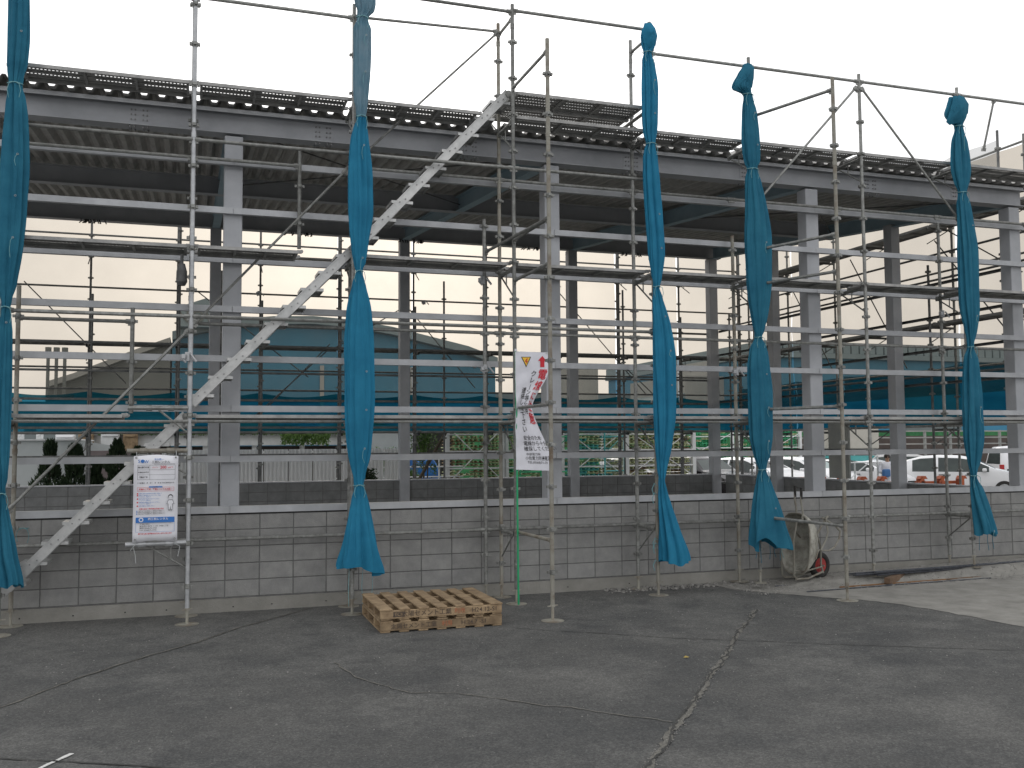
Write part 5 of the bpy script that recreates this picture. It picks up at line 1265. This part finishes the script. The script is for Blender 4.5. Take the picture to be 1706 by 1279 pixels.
car('dark grey minivan with a pale roof line behind the back corner column', (20.6, 26.0), R(-82), 'car_grey', 4.3, 1.75, 1.85, 'van')
car('white saloon car behind the wide teal sheet', (21.1, 20.8), R(-80), 'car_white', 4.1, 1.7, 1.45, 'wagon')
car('small white car with a greenish windscreen between the two end wall columns', (23.2, 20.9), R(-78), 'car_white', 4.0, 1.65, 1.45, 'hatch', 'glass_pale')
car('white car whose bonnet shows below the cream box tank', (25.4, 20.0), R(-78), 'car_white', 4.0, 1.65, 1.36, 'hatch')
car('grey white estate car parked behind the person', (28.6, 21.9), R(-30), 'car_silver', 4.3, 1.7, 1.48, 'wagon')
car('maroon car between the estate and the large hatchback', (31.6, 25.0), R(-30), 'car_red', 4.2, 1.7, 1.40, 'hatch')
car('white van with a high roof at far right behind the hatchback', (35.2, 21.6), R(-20), 'car_white', 4.6, 1.8, 1.80, 'van')

# ---------------------------------------------------------------- orange steel beyond the end wall
ot = thing('orange_rack', 'row of orange painted steel brackets stored just beyond the end wall', 'rack')
for i in range(3): MB().bx(16.6+1.55*i, 18.05+1.55*i, 9.4-.42*i, 9.52-.42*i, .86, .94).obj('beam', M['orange'], ot)
for i in range(9):
    x = 16.7+.52*i; y = 9.4-.14*i
    k = MB(); k.bx(x, x+.10, y, y+.2, 0, 1.0); k.prism([(x-.05, 1.0), (x+.20, 1.0), (x+.14, 1.08), (x+.0, 1.08)], y, y+.15); k.tube((x-.06, y, .9), (x+.06, y, 1.07), .018, 6); k.obj('upright', M['orange'], ot)
# ---------------------------------------------------------------- person
def person(x, y, label, rot):
    t = thing('person', label, 'person', loc=(x, y, 0), rot=rot)
    J = [((0, 0, .90), .13), ((0, 0, 1.08), .125), ((0, .0, 1.28), .145), ((0, .0, 1.36), .06), ((0, .015, 1.43), .052), ((0, .02, 1.50), .085), ((0, .02, 1.57), .075),
         ((.10, 0, .84), .085), ((.11, .02, .46), .055), ((.11, -.01, .09), .04), ((.12, .12, .04), .035),
         ((-.10, 0, .84), .085), ((-.11, .0, .46), .055), ((-.11, -.03, .09), .04), ((-.12, .10, .04), .035),
         ((.18, 0, 1.31), .055), ((.22, .03, 1.06), .04), ((.14, .22, 1.02), .028),
         ((-.18, 0, 1.31), .055), ((-.22, .03, 1.06), .04), ((-.14, .22, 1.00), .028)]
    E = [(0, 1), (1, 2), (2, 3), (3, 4), (4, 5), (5, 6), (0, 7), (7, 8), (8, 9), (9, 10), (0, 11), (11, 12), (12, 13), (13, 14), (2, 15), (15, 16), (16, 17), (2, 18), (18, 19), (19, 20)]
    me = bpy.data.meshes.new('body'); me.from_pydata([j[0] for j in J], E, []); me.materials.append(M['skin'])
    o = put('body', me, t); sk = o.modifiers.new('skin', 'SKIN')
    for i, v in enumerate(me.skin_vertices[0].data): v.radius = (J[i][1], J[i][1]*.85); v.use_root = (i == 0)
    o.modifiers.new('sub', 'SUBSURF').levels = 2; o.modifiers['sub'].render_levels = 2
    k = MB(); rings = [(.62, .25, .19), (.85, .205, .17), (1.0, .185, .15), (1.2, .205, .16), (1.31, .22, .15), (1.37, .12, .10)]; n = 20; vs = []; f = []
    for z, a, b in rings:
        for i in range(n): q = 2*math.pi*i/n; vs.append((a*math.cos(q), b*math.sin(q), z+.01*math.sin(3*q)))
    for j in range(len(rings)-1):
        for i in range(n): f.append((j*n+i, j*n+(i+1) % n, (j+1)*n+(i+1) % n, (j+1)*n+i))
    k.add(vs, f); co = k.obj('coat', M['white_cloth'], t, True)
    for s_ in (1, -1): k = MB(); k.path([(s_*.17, 0, 1.32), (s_*.235, .02, 1.18), (s_*.235, .05, 1.06), (s_*.17, .17, 1.03)], .062, 9); k.obj('sleeve', M['white_cloth'], co, True)
    k = MB(); hv, hf = torus(.01, .1, 10, 10); n1, n2 = 12, 8; vs = []; f = []
    for i in range(n2+1):
        for j in range(n1): a = math.pi*i/n2*.62; b = 2*math.pi*j/n1; vs.append((.098*math.sin(a)*math.cos(b), -.0+.108*math.sin(a)*math.sin(b), 1.53+.12*math.cos(a)))
    for i in range(n2):
        for j in range(n1): f.append((i*n1+j, i*n1+(j+1) % n1, (i+1)*n1+(j+1) % n1, (i+1)*n1+j))
    k.add(vs, f); k.obj('hair', M['hair'], t, True)
    k = MB(); k.tube((0, .115, 1.51), (0, .135, 1.50), .016, 7, .008); k.obj('nose', M['skin'], t)
    return t
person(22.35, 12.9, 'person in a white coat with short dark hair standing before the parked cars', R(150))
bg_ = MB(); bg_.box((22.15, 12.72, 1.02), (.26, .12, .24)); tag(bevel(bg_.obj('blue_bag', M['blue_cloth']), .04), 'blue bag held at the front by the person in the white coat', 'bag')
